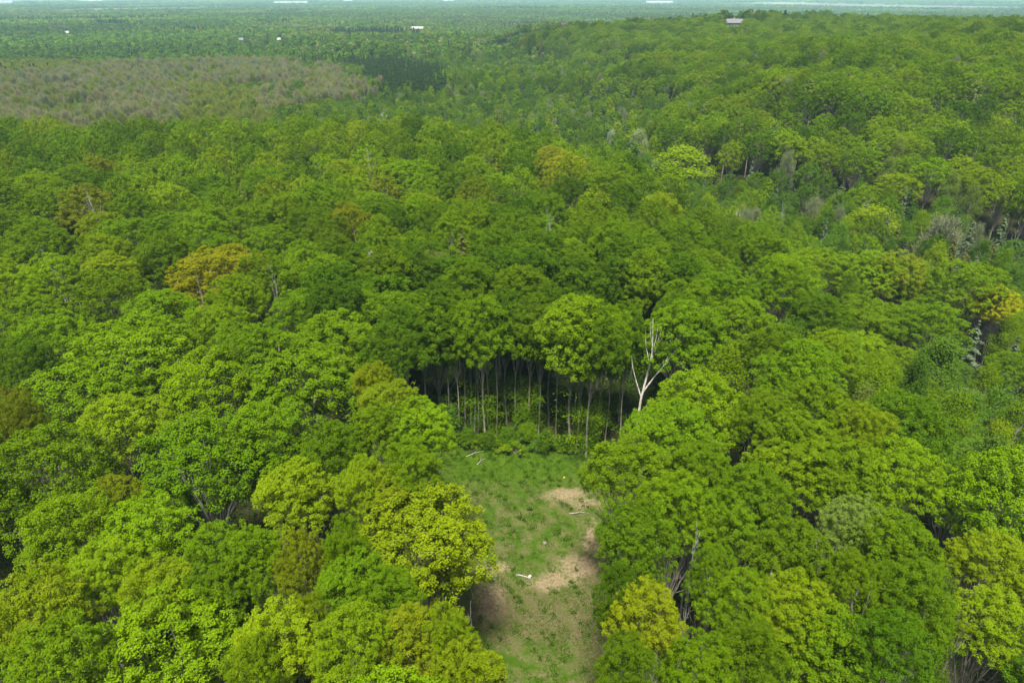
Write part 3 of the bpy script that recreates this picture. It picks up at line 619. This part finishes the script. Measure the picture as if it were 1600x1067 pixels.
HOUSES = [  # px, py of the roof, ground distance, width, depth, height, kind
    ('house', 1148, 36, 700, 14, 9, 7, 'grey'), ('house', 605, 72, 1010, 12, 9, 7, 'brown'), ('barn', 652, 43, 1550, 26, 12, 8, 'white'), ('house', 105, 51, 1350, 9, 8, 7, 'white'),
    ('house', 378, 59, 1180, 11, 8, 7, 'grey'), ('house', 436, 61, 1180, 8, 8, 7, 'white'), ('house', 643, 74, 985, 10, 8, 7, 'white'), ('warehouse', 455, 5, 5600, 240, 90, 11, 'white'), ('warehouse', 1030, 4, 5800, 200, 90, 11, 'white'),
    ('warehouse', 145, 3, 6500, 180, 100, 11, 'white'), ('warehouse', 8, 5, 5400, 110, 60, 14, 'white'), ('warehouse', 700, 3, 7000, 110, 80, 11, 'white'), ('warehouse', 545, 2.5, 7200, 80, 80, 11, 'white'), ('house', 1065, 50, 900, 1, 1, 1, None)]
HPOS = []
for h in HOUSES:
    if h[7] is None: continue
    x = 0.0
    for _ in range(3): z = gz(x, h[3]) + h[6]; x = (h[1] - 800) / F * (h[3] * CP + (CAM_H - z) * SP)
    HPOS.append((x, h[3], h))
def house_near(x, y):
    for hx, hy, h in HPOS:
        if abs(x - hx * y / hy) < h[4] * .5 + (3 if hy < 2000 else 20) and hy - (140 if h[1] == 1148 else min(230, .13 * hy) if hy < 2000 else 900) < y < hy + h[5]: return True
    return False

GROVE_A = [(-300, 125), (0, 118), (60, 112), (150, 100), (230, 104), (280, 130), (300, 165), (250, 185), (0, 200), (-300, 210)]
GROVE_B = [(205, 90), (300, 82), (450, 80), (470, 96), (440, 150), (330, 128), (240, 108)]
GROVE_C = [(480, 104), (520, 110), (565, 128), (575, 162), (440, 168), (400, 160), (470, 150)]
CONIFERS = [(330, 66), (470, 60), (620, 82), (690, 108), (690, 150), (600, 150), (560, 104), (430, 82), (330, 76)]
def inside(x, y, poly):
    c = False
    for (x0, y0), (x1, y1) in zip(poly, poly[1:] + poly[:1]):
        if (y0 > y) != (y1 > y) and x < x0 + (y - y0) / (y1 - y0) * (x1 - x0): c = not c
    return c
def zone(x, y, z):
    """which trees grow here: weights of the kinds, their size and tones"""
    px_, py_, zc = project(x, y, z + 15)
    n = math.sin(x * .021 + 1.3) * math.cos(y * .017) + .5 * math.sin(x * .053 + y * .041)
    r = rnd.random()
    qx, qy = px_ + 12 * math.sin(y * .05) + rnd.gauss(0, 9), py_ + 4 * math.sin(x * .07) + rnd.gauss(0, 3)
    if y > 240:
        if inside(qx, qy, GROVE_A) or inside(qx, qy, GROVE_B) or inside(qx, qy, GROVE_C):   # grey brown groves hardly in leaf
            if r < .09 or math.sin(x * .045) * math.sin(y * .033 + 1) > .62: return 'maple', 3.6, 14, rnd.choice(['deep', 'gold', 'cool', 'mid'])
            return 'bud', rnd.uniform(3.6, 5.0), rnd.uniform(14, 19), rnd.choice(['twig', 'twig', 'grey', 'budgreen'])
        if inside(qx, qy, CONIFERS):
            if r < .84: return 'spruce', rnd.uniform(2.4, 3.3), rnd.uniform(15, 22), 'spruce'
            return 'maple', 4, 15, rnd.choice(['lime', 'mid'])
        if qx < 420 and qy > 75: return ('maple', rnd.uniform(3.2, 4.6), rnd.uniform(13, 17), rnd.choice(['deep', 'ochre', 'mid', 'lime', 'gold'])) if r < .7 else ('bud', 4, 16, 'budgreen')
    if (x > 38 + max(0, (120 - y) * .1) and z < -4 and y < 420) or (y > 240 and z < -4 and y < 700):   # valley
        if r < .30: return 'poplar', rnd.uniform(2.8, 3.8), rnd.uniform(15, 19), rnd.choice(['cool', 'light', 'lime', 'cool', 'mid'])
        if r < .48: return ('spruce', rnd.uniform(2.2, 3), rnd.uniform(14, 19), rnd.choice(['spruce', 'bluepine', 'olive'])) if y > 130 else ('poplar', 3.3, 17, 'cool')
        if r < .50 and y > 150: return 'bud', 3.4, 16, 'grey'
        return 'maple', rnd.uniform(3.4, 4.6), rnd.uniform(15, 19), rnd.choice(['mid', 'light', 'cool', 'deep'])
    if y > 150 and z > -4 and x > 40:
        if r > .06: return 'maple', rnd.uniform(4.2, 5.8), rnd.uniform(17, 21), rnd.choice(['mid', 'mid', 'light', 'light', 'deep', 'lime'])
        if r < .012: return 'bud', 3.0, 17, 'grey'
        if r < .05: return 'poplar', 3.0, 18, 'pale'
    if 74 < y < 104 and -26 < x < 28: return 'edge', rnd.uniform(3.9, 4.8), rnd.uniform(21, 24), rnd.choice(['deep', 'mid'])
    tones = ['deep', 'mid', 'mid', 'mid', 'light', 'light'] if x > -30 else ['mid', 'mid', 'mid', 'light', 'light', 'lime']
    if y > 130: tones = tones + ['mid', 'lime', 'deep']
    return 'maple', rnd.uniform(3.9, 5.5), rnd.uniform(19.5, 23), ('bronze' if r > .97 else rnd.choice(tones))

cand = []
for i in range(170000):
    y = math.sqrt(rnd.random()) * 680; hw = .82 * y + 52
    x = rnd.uniform(-hw, hw)
    if rnd.random() > (1.0 if y < 120 else .8): continue
    if y < 18 or clearing(x, y): continue
    cand.append((x, y))
cand.sort(key=lambda c: c[1])
cz_ = terrain([c[0] for c in cand], [c[1] for c in cand]); WOODS = []; FREE = []
order = list(range(len(cand))); rnd.shuffle(order)
for i in order:
    x, y = cand[i]; z = float(cz_[i])
    if not grid_free(x, y, 2.8, .48) or house_near(x, y): continue
    k_, R_, H_, t_ = zone(x, y, z)
    if k_ == 'bud': R_ *= .85
    if not grid_free(x, y, R_, .56 if k_ == 'edge' else .78 if y < 105 else .48 if k_ in ('bud', 'spruce') else .56 if y > 230 else .62 if x > 40 and y > 140 else .60 if 104 < y < 135 and abs(x) < 35 else .76): continue
    if 64 < y < 91 and -18 < x < 24: continue
    px_, py_, zc = project(x, y, z + H_ * .78)
    if px_ < -260 or px_ > 1860 or py_ > 1260: continue
    grid_add(x, y, R_)
    FREE.append((zc, k_, x, y, R_, H_, t_, px_, py_))
# the ones that show largest are objects of their own, the rest are woods
FREE.sort(key=lambda f: f[0] / f[4])
quota = {'maple': 300 - sum(t['o'].name.startswith('broadleaf') for t in TREES), 'poplar': 90, 'spruce': 110, 'bud': 110}
for f in FREE:
    zc, k_, x, y, R_, H_, t_, px_, py_ = f
    if quota['maple' if k_ == 'edge' else k_] > 0 and (-40 < px_ < 1640 and py_ < 1120 or zc < 110):
        quota['maple' if k_ == 'edge' else k_] -= 1; place(k_, x, y, R_, H_, t_, variant=0 if k_ == 'edge' else None, squeeze=not (y < 160 and abs(x) < 40 and y > 100))
    else: WOODS.append((k_, x, y, R_, H_, t_))

# ------------------------------------------------------------------ woods: what is left, as instances on points
def lod_object(name, mb, mats):
    return bpy.data.objects.new(name, mb.mesh(name, mats))      # never linked: only read by the node tree
def join_pair(tb, mb):
    off = MB(); off.v = mb.v + tb.v; off.q = mb.q + [q + mb.n for q in tb.q]; off.m = mb.m + [m + 1 for m in tb.m]; off.t = mb.t + tb.t; off.n = mb.n + tb.n; return off

def scatter_object(name, label, cat, pts, protos):
    """pts: (proto, x, y, z, sx, sz, rot, tint)"""
    n = len(pts); me = bpy.data.meshes.new(name); me.vertices.add(n)
    A = np.array([(p[1], p[2], p[3]) for p in pts], np.float32); me.vertices.foreach_set("co", A.ravel())
    def attr(nm, typ, fld, arr):
        a = me.attributes.new(nm, typ, 'POINT'); a.data.foreach_set(fld, np.asarray(arr).ravel())
    attr("proto", 'INT', "value", np.array([p[0] for p in pts], np.int32))
    attr("size", 'FLOAT_VECTOR', "vector", np.array([(p[4], p[4], p[5]) for p in pts], np.float32))
    attr("turn", 'FLOAT', "value", np.array([p[6] for p in pts], np.float32))
    attr("tint", 'FLOAT_VECTOR', "vector", np.array([p[7] for p in pts], np.float32))
    o = bpy.data.objects.new(name, me); COL.objects.link(o); o["kind"] = "stuff"; o["label"] = label; o["category"] = cat
    ng = bpy.data.node_groups.new(name, 'GeometryNodeTree'); N, L = ng.nodes, ng.links
    ng.interface.new_socket("Geometry", in_out='INPUT', socket_type='NodeSocketGeometry'); ng.interface.new_socket("Geometry", in_out='OUTPUT', socket_type='NodeSocketGeometry')
    gi, go = N.new("NodeGroupInput"), N.new("NodeGroupOutput")
    m2p = N.new("GeometryNodeMeshToPoints"); L.new(gi.outputs[0], m2p.inputs[0])
    g2i = N.new("GeometryNodeGeometryToInstance")
    for pr in reversed(protos):
        oi = N.new("GeometryNodeObjectInfo"); oi.inputs[0].default_value = pr; oi.transform_space = 'ORIGINAL'
        L.new(oi.outputs['Geometry'], g2i.inputs[0])
    def na(nm, typ):
        a = N.new("GeometryNodeInputNamedAttribute"); a.data_type = typ; a.inputs[0].default_value = nm; return a.outputs[0]
    iop = N.new("GeometryNodeInstanceOnPoints"); L.new(m2p.outputs[0], iop.inputs['Points']); L.new(g2i.outputs[0], iop.inputs['Instance'])
    iop.inputs['Pick Instance'].default_value = True; L.new(na("proto", 'INT'), iop.inputs['Instance Index'])
    cx = N.new("ShaderNodeCombineXYZ"); L.new(na("turn", 'FLOAT'), cx.inputs[2]); L.new(cx.outputs[0], iop.inputs['Rotation']); L.new(na("size", 'FLOAT_VECTOR'), iop.inputs['Scale'])
    L.new(iop.outputs[0], go.inputs[0])
    md = o.modifiers.new("scatter", 'NODES'); md.node_group = ng
    return o

lods = [
    *[lod_object('wood_maple', join_pair(*maple(200 + i, base=8.5, nfl=26, nleaf=19, leaf=.30, floret=.55, nm=15)), [M_LEAF, M_BARK]) for i in range(5)],
    *[lod_object('wood_poplar', join_pair(*poplar(210 + i, n=1500, leaf=.5)), [M_SOFT, M_BARK]) for i in range(2)],
    *[lod_object('wood_spruce', join_pair(*spruce(220 + i, n=150, leaf=.48, whorls=18, jag=.2)), [M_NEEDLE, M_DARKBARK]) for i in range(2)],
    K['bud'].p and bpy.data.objects.new('wood_bud', K['bud'].p[0][1]), bpy.data.objects.new('wood_bud', K['bud'].p[2][1]),
]
LODI = {'maple': [0, 1, 2, 3, 4], 'edge': [0, 1, 2, 3, 4], 'poplar': [5, 6], 'spruce': [7, 8], 'bud': [9, 10]}
pts = []
for (k_, x, y, R_, H_, t_) in WOODS:
    pts.append((rnd.choice(LODI[k_]), x, y, gz(x, y) - .1, R_ / K[k_].R, H_ / K[k_].H, rnd.uniform(0, 6.28), jitter(TINT[t_], .14)))
scatter_object('woods', 'unbroken forest canopy covering the hill and the valley', 'woods', pts, lods)

far_lods = [lod_object('far_tree', blob(300 + i), [M_LEAF, M_BARK]) for i in range(4)] + [lod_object('far_conifer', blob(310, H=17, R=3, cone=True, n=120, leaf=1.3), [M_NEEDLE, M_DARKBARK])]
NPR = np.random.default_rng(5); pts = []
def vnoise(x, y, s, ph): return np.sin(x / s + ph + 1.7 * np.sin(y / s * .7 + ph)) * np.cos(y / s * 1.1 - ph * 2 + 1.3 * np.sin(x / s * .8))
for (r0, r1, sp, grow) in [(640, 1500, 8.6, 1.0), (1500, 3000, 10.5, 1.25), (3000, 5500, 21, 2.3), (5500, 11000, 48, 5.0)]:
    area = .5 * 1.40 * (r1 ** 2 - r0 ** 2); n = int(area / (sp * sp * .80)); rr = np.sqrt(NPR.uniform(r0 ** 2, r1 ** 2, n)); aa = NPR.uniform(-.70, .70, n)
    X, Y = rr * np.sin(aa), rr * np.cos(aa); Z = terrain(X, Y); n1 = vnoise(X, Y, 260, .4); n2 = vnoise(X, Y, 95, 2.2); n3 = vnoise(X, Y, 700, 1.1)
    dens = np.ones(n)
    if r0 >= 1500: dens = np.where((vnoise(X, Y * .5, 520, 3.0) > .80) & (Y > 2600), 0, 1)
    if r0 >= 3000: dens = np.where(vnoise(X, Y * .45, 900, 5.0) > .72, 0, dens)
    if r0 >= 5500: dens = np.where(vnoise(X, Y * .4, 1500, 2.0) > .35, 0, dens)
    for i in range(n):
        if dens[i] == 0 or house_near(X[i], Y[i]): continue
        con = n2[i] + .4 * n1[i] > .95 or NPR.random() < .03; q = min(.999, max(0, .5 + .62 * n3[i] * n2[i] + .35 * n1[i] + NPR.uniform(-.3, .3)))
        t = TINT['spruce'] if con else TINT['pale'] if q < .13 + .1 * max(0, n3[i]) else TINT['twig'] if q < .16 + .12 * max(0, n3[i]) else TINT['cool'] if q < .62 else TINT['mid'] if q < .78 else TINT['light'] if q < .90 else TINT['deep'] if q < .985 else TINT['ochre']  # mostly cool and pale greens: some of the haze is put into the leaf colour
        f = NPR.uniform(.55, 1.35) * (1 + .25 * n1[i]) * (1 + .2 * vnoise(X[i], Y[i] * .6, 170, 7.7)); s_ = NPR.uniform(.75, 1.25) * grow
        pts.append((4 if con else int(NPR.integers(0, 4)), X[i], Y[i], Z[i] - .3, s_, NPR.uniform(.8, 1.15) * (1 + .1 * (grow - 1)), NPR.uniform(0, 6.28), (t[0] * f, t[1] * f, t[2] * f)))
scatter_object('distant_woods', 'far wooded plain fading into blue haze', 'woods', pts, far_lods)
print("woods", len(WOODS), "far", len(pts), "trees", len(TREES))

# ------------------------------------------------------------------ clearing: grass, weeds, dry stalks
def clear_pts(rng, n):
    out = []
    while len(out) < n:
        x, y = rng.uniform(-14, 15), rng.uniform(28, 82)
        if ((x - .8) / 14.5) ** 2 + ((y - 54) / 27) ** 2 < 1: out.append((x, y))
    return np.array(out)
SAND = [(at(905, 885, 0), 2.4, 1.5), (at(862, 905, 0), 2.2, 1.0), (at(932, 862, 0), .9, 1.7), (at(885, 772, 0), 2.0, 1.2), (at(776, 884, 0), 1.2, 1.0), (at(765, 935, 0), 1.3, 1.9)]
def on_sand(p):
    m = np.zeros(len(p), bool)
    for (cx, cy), rx, ry in SAND: m |= ((p[:, 0] - cx) / rx) ** 2 + ((p[:, 1] - cy) / ry) ** 2 < 1
    return m
rg = np.random.default_rng(11)
def ground_cover(name, label, cat, n, mat, size, mean_h, lush, keep, per=7):
    p = clear_pts(rg, n); s = on_sand(p); p = p[~s | (rg.random(len(p)) < .06)]
    nz = .5 + .3 * np.sin(p[:, 0] * .9 + 1.3 * np.sin(p[:, 1] * .6)) * np.cos(p[:, 1] * .8 + np.sin(p[:, 0] * 1.1)) + .2 * np.sin(p[:, 0] * 2.7 + p[:, 1] * 1.9)
    far = np.clip((p[:, 1] - 66) / 6, 0, 1); w = nz * (1 - lush * far) if keep < 0 else nz + lush * far
    p = p[(w > abs(keep))]; z = terrain(p[:, 0], p[:, 1])
    q = np.repeat(np.concatenate([p, z[:, None]], 1), per, 0) + rg.normal(size=(len(p) * per, 3)) * np.array((.16, .16, 0)); q[:, 2] += rg.uniform(.05, 1, len(q)) * mean_h
    mb = MB(); mb.leaves(rg, q, rg.normal(size=(len(q), 3)) * .8 + np.array((0, 0, .8)), size * rg.uniform(.6, 1.3, len(q)), np.clip(.5 + rg.normal(size=len(q)) * .3, 0, 1.3), aspect=.45)
    o = bpy.data.objects.new(name, mb.mesh(name, mat)); COL.objects.link(o); o['kind'] = 'stuff'; o['label'] = label; o['category'] = cat; return o
ground_cover('grass', 'short green grass and weeds covering the clearing', 'grass', 9000, leaf_material('grass_blade', .3, .5, own=(.045, .098, .003)), .16, .22, .5, .42)
ground_cover('dry_stalks', 'dry straw coloured stalks lying over the clearing', 'dry grass', 5500, leaf_material('dry_stalk', .1, .6, own=(.125, .105, .06)), .15, .10, .9, -.38, 5)
ground_cover('weeds', 'dark leafy weeds in low clumps across the clearing', 'weeds', 1100, leaf_material('weed_leaf', .25, .4, own=(.028, .068, .003)), .2, .45, .2, .60, 26)

# leafy undergrowth on the dark floor of the near forest
n = 13000; p = np.stack([rg.uniform(-75, 75, n), rg.uniform(25, 118, n)], 1)
p = p[(((p[:, 0] - .8) / 12.5) ** 2 + ((p[:, 1] - 52) / 30) ** 2 > 1) & (np.abs(p[:, 0]) < .8 * p[:, 1] + 12)]; z = terrain(p[:, 0], p[:, 1])
q = np.repeat(np.concatenate([p, z[:, None]], 1), 12, 0) + rg.normal(size=(len(p) * 12, 3)) * np.array((.5, .5, 0)); q[:, 2] += rg.uniform(.1, 1.5, len(q)) * np.repeat(rg.uniform(.3, 1.3, len(p)), 12)
p = np.stack([rg.uniform(-45, 50, 5000), rg.uniform(84, 150, 5000)], 1); z = terrain(p[:, 0], p[:, 1])
q2 = np.repeat(np.concatenate([p, z[:, None]], 1), 14, 0) + rg.normal(size=(len(p) * 14, 3)) * np.array((.6, .6, 0)); q2[:, 2] += rg.uniform(.1, 2.2, len(q2)); q = np.concatenate([q, q2])
mb = MB(); mb.leaves(rg, q, rg.normal(size=(len(q), 3)) * .5 + np.array((0, 0, 1.)), .26 * rg.uniform(.6, 1.3, len(q)), np.clip(.5 + rg.normal(size=len(q)) * .3, 0, 1.3))
o = bpy.data.objects.new('undergrowth', mb.mesh('undergrowth', leaf_material('undergrowth_leaf', .25, .4, own=(.022, .062, .003)))); COL.objects.link(o); o['kind'] = 'stuff'; o['label'] = 'low leafy undergrowth on the shaded forest floor'; o['category'] = 'undergrowth'

# ------------------------------------------------------------------ things lying in the clearing
M_WHITE = plain_material('white_plastic', (.30, .30, .29), .4, .03); M_STONE = plain_material('stone', (.14, .135, .12), .9, .3, 6)
x, y = at(826, 904, 0); z = gz(x, y)
pr = root('drain_pipe', (x, y, z + .1), 'pipe', 'white plastic pipe with a boxy end lying on the sandy patch')
m_ = MB(); m_.tube([(-1.05, .42, .06), (-.5, .2, .08), (0, 0, .1)], [.055, .055, .055], 10); child('pipe', m_.mesh('pipe', M_WHITE, True), pr)
m_ = MB(); m_.tube([(-.06, .02, .10), (.0, 0, .13), (.14, .06, .22), (.24, .10, .30)], [.08, .15, .17, .13], 10); m_.box(-.05, .22, -.12, .12, .02, .16); child('end_box', m_.mesh('end_box', M_WHITE), pr)
m_ = MB(); m_.tube([(-1.08, .43, .06), (-1.0, .40, .06)], [.075, .075], 10); child('collar', m_.mesh('collar', M_WHITE, True), pr)
x, y = at(880, 750, 0)
fr = root('marker_flag', (x, y, gz(x, y)), 'marker flag', 'tiny yellow marker flag beside the upper sandy patch')
m_ = MB(); m_.tube([(0, 0, -.1), (0, 0, .55)], [.012, .01], 5); child('stake', m_.mesh('stake', M_WHITE), fr)
m_ = MB(); m_.box(.0, .2, -.006, .006, .36, .56); child('flag', m_.mesh('flag', plain_material('yellow_vinyl', (.75, .62, .05), .5)), fr)
def rock(seed, s):
    rng = np.random.default_rng(seed); m_ = MB(); n1, n2 = 6, 9; V = []
    for i in range(n1 + 1):
        th = math.pi * i / n1
        for j in range(n2):
            ph = 2 * math.pi * j / n2; k = s * (1 + .22 * math.sin(3 * ph + seed) * math.sin(th) + rng.normal() * .06); V.append((k * math.sin(th) * math.cos(ph) * 1.2, k * math.sin(th) * math.sin(ph), k * math.cos(th) * .6))
    m_.add(V, [(i * n2 + j, (i + 1) * n2 + j, (i + 1) * n2 + (j + 1) % n2, i * n2 + (j + 1) % n2) for i in range(n1) for j in range(n2)]); return m_
for i, (px_, py_, s, lb) in enumerate([(808, 898, .16, 'stone beside the end of the white pipe'), (851, 848, .2, 'lone grey stone in the weeds above the sandy patch'), (772, 905, .13, 'small stone at the golden maple side of the pipe'), (742, 1000, .2, 'stone half hidden at the lowest edge of the clearing')]):
    x, y = at(px_, py_, 0); o = bpy.data.objects.new('rock', rock(i, s).mesh('rock', M_STONE, True)); COL.objects.link(o); o.location = (x, y, gz(x, y) + s * .2); o['label'] = lb; o['category'] = 'stone'; o['group'] = 'stones in the clearing'
for i, (px_, py_, L_, a_, lb) in enumerate([(742, 710, 2.6, .5, 'fallen branch in the grass below the twin trunks'), (752, 722, 1.8, .9, 'short fallen branch just below the longer one'), (846, 700, 2.2, 2.4, 'fallen branch at the foot of the shrubs'),
                                            (906, 708, 3.0, .1, 'grey fallen log by the double trunk'), (905, 803, 2.4, 0.05, 'grey stick poking out under the big crown beside the clearing'), (730, 832, 1.6, 1.0, 'thin stick lying beside the golden maple')]):
    x, y = at(px_, py_, 0); t = root('fallen_branch', (x, y, gz(x, y) + .12), 'branch', lb, 'fallen branches in the clearing', a_)
    m_ = MB(); m_.tube([(-L_ / 2, 0, 0), (0, .08, .1), (L_ / 2, -.05, .05)], [.07, .05, .02], 6); child('stem', m_.mesh('stem', M_BARK, True), t)
    m_ = MB(); m_.tube([(0, .08, .1), (L_ * .25, .4, .3)], [.03, .01], 4); m_.tube([(-L_ * .2, 0, .05), (L_ * .05, -.35, .2)], [.03, .01], 4); child('twig', m_.mesh('twig', M_BARK, True), t)

# ------------------------------------------------------------------ buildings far off
M_ROOFG = plain_material('grey_shingle', (.11, .112, .125), .8, .2, 2); M_ROOFB = plain_material('brown_shingle', (.20, .17, .14), .8, .2, 2); M_ROOFW = plain_material('white_metal_roof', (.24, .24, .25), .5, .05)
M_WALL = plain_material('pale_siding', (.17, .17, .16), .8, .08); M_GLASS = plain_material('window_glass', (.05, .06, .08), .1, .1); M_TRIM = plain_material('trim', (.3, .3, .3), .6)
def gable(mb, w, d, h, over=.5, rise=.35, x0=0.0, y0=0.0):
    w2, d2, r = w / 2 + over, d / 2 + over, d * rise; z0 = h; t = .25
    for dz, sgn in ((0, 1), (t, 1)): pass
    V = [(x0 - w2, y0 - d2, z0 - .2), (x0 + w2, y0 - d2, z0 - .2), (x0 + w2, y0, z0 + r), (x0 - w2, y0, z0 + r), (x0 - w2, y0 + d2, z0 - .2), (x0 + w2, y0 + d2, z0 - .2)]
    V += [(a, b, c + t) for a, b, c in V]
    mb.add(V, [(0, 1, 2, 3), (3, 2, 5, 4), (7, 6, 9, 8), (8, 9, 10, 11), (0, 6, 7, 1), (4, 5, 11, 10), (0, 3, 9, 6), (3, 4, 10, 9), (1, 7, 8, 2), (2, 8, 11, 5)])
LBH = {1148: 'large grey roofed house on the wooded hill', 605: 'brown roofed house between the conifers and the plain', 652: 'long white farm building in the wooded plain', 105: 'small white house alone in the plain',
       378: 'grey roofed house on the plain behind the grey grove', 436: 'tiny white house beyond the conifer edge', 643: 'white walled house next to the brown roofed house', 455: 'long white warehouse on the horizon above the grey grove', 1030: 'white warehouse on the horizon just before the wooded hill',
       145: 'white warehouse at the very edge of the far plain', 8: 'small white shed in the corner of the far plain', 700: 'pale warehouse on the horizon above the white farm', 545: 'narrow pale warehouse beside the long white one'}
for hx, hy, h in HPOS:
    kind, px_, py_, dist, w, d, hh, col = h; z = gz(hx, hy) - .3
    t = root(kind, (hx, hy, z), {'house': 'house', 'barn': 'barn', 'warehouse': 'warehouse'}[kind], LBH[px_], None, .15 * math.sin(px_))
    big = kind == 'warehouse'; wallh = hh * (.8 if big else .55)
    m_ = MB(); m_.box(-w / 2, w / 2, -d / 2, d / 2, 0, wallh)
    if not big: m_.add([(-w / 2, -d / 2, wallh), (-w / 2, 0, wallh + d * .35), (-w / 2, 0, wallh + d * .34), (-w / 2, d / 2, wallh)], [(0, 1, 2, 3)]); m_.add([(w / 2, -d / 2, wallh), (w / 2, d / 2, wallh), (w / 2, 0, wallh + d * .35), (w / 2, 0, wallh + d * .34)], [(0, 1, 2, 3)])
    child('wall', m_.mesh('wall', M_WALL if col != 'white' else M_WHITE), t)
    m_ = MB(); gable(m_, w, d, wallh, .6, .10 if big else .35)
    if px_ == 1148: gable(m_, 7, 9, wallh - .3, .6, .35, w / 2 + 3.4, -2)
    rf = child('roof', m_.mesh('roof', {'grey': M_ROOFG, 'brown': M_ROOFB, 'white': M_ROOFW}[col]), t)
    if px_ == 1148: m_ = MB(); m_.box(w / 2 + .02, w / 2 + 6.8, -6, 2, 0, wallh - .3); child('garage', m_.mesh('garage', M_WALL), t)
    if not big:
        m_ = MB(); m_.box(-1.0, -.2, .4, 1.2, wallh + 1, wallh + d * .35 + 1.2); child('chimney', m_.mesh('chimney', M_TRIM), rf)
        for s in (-.32, .3): m_ = MB(); m_.box(w * s - .7, w * s + .7, -d / 2 - .06, -d / 2 + .02, 1.2, 2.6); child('window', m_.mesh('window', M_GLASS), t)
    m_ = MB(); m_.box(-.6 if not big else -4, .6 if not big else 4, -d / 2 - .07, -d / 2 + .02, 0, 2.2 if not big else 6); child('door', m_.mesh('door', M_TRIM), t)

# ------------------------------------------------------------------ labels that single each tree out
ORD = ['first', 'second', 'third', 'fourth', 'fifth', 'sixth', 'seventh', 'eighth', 'ninth', 'tenth', 'eleventh', 'twelfth', 'thirteenth', 'fourteenth', 'fifteenth', 'sixteenth', 'seventeenth', 'eighteenth', 'nineteenth', 'twentieth']
ORD += ['twenty-' + o for o in ORD[:9]] + ['thirtieth'] + ['thirty-' + o for o in ORD[:9]] + ['fortieth'] + ['forty-' + o for o in ORD[:9]]
LM = [(t['landmark'], t['px'], t['py']) for t in TREES if t['landmark']] + [('clearing', 820, 860), ('grey roofed house', 1148, 33), ('white farm building', 652, 43), ('brown roofed house', 605, 72)]
NOUN = {'maple': 'broadleaf tree', 'edge': 'broadleaf tree', 'open': 'broadleaf tree', 'poplar': 'poplar', 'spruce': 'conifer', 'bud': 'twiggy budding tree', 'snag': 'dead tree', 'shrub': 'shrub', 'sapling': 'young tree'}
bins = {}
def noun_of(t): return 'tree' if t['tone'] == 'white' else NOUN[t['kind']]
for t in TREES:
    if t['label']: continue
    A = min(LM, key=lambda l: math.hypot(l[1] - t['px'], (l[2] - t['py']) * 1.3)); dx, dy = t['px'] - A[1], t['py'] - A[2]
    best, bv = None, -9
    for B in LM:
        d_ = math.hypot(B[1] - A[1], B[2] - A[2])
        if B is A or d_ < 60 or B[0] == A[0]: continue
        c_ = ((B[1] - A[1]) * dx + (B[2] - A[2]) * dy) / (d_ * math.hypot(dx, dy) + 1e-6)
        if c_ > bv: best, bv = B, c_
    if bv > .55: key = (noun_of(t), A[0], 'towards the ' + best[0])
    else: key = (noun_of(t), A[0], 'above it' if dy < -abs(dx) else 'below it' if dy > abs(dx) else 'towards the picture edge')
    bins.setdefault(key, []).append((math.hypot(dx, dy), t))
for (noun, a, b), l in bins.items():
    l.sort(key=lambda e: e[0])
    for i, (_, t) in enumerate(l): t['o']['label'] = f"{TONEWORD[t['tone']]} {noun}, {ORD[min(i, 48)]} from the {a} {b}"

# ------------------------------------------------------------------ haze
def add_haze():
    m, N, L = new_mat("haze"); pv = N.new("ShaderNodeVolumePrincipled"); pv.inputs['Color'].default_value = (.46, .78, .95, 1); pv.inputs['Density'].default_value = .000105; pv.inputs['Anisotropy'].default_value = .0
    o_ = N.new("ShaderNodeOutputMaterial"); L.new(pv.outputs[0], o_.inputs['Volume'])
    mb = MB(); mb.box(-26500, 26500, -26500, 26500, -45, 58); o = bpy.data.objects.new('haze', mb.mesh('haze', m)); COL.objects.link(o); o['kind'] = 'stuff'; o['label'] = 'thin blue haze lying over the whole landscape'; o['category'] = 'haze'
    m.cycles.homogeneous_volume = True
add_haze()
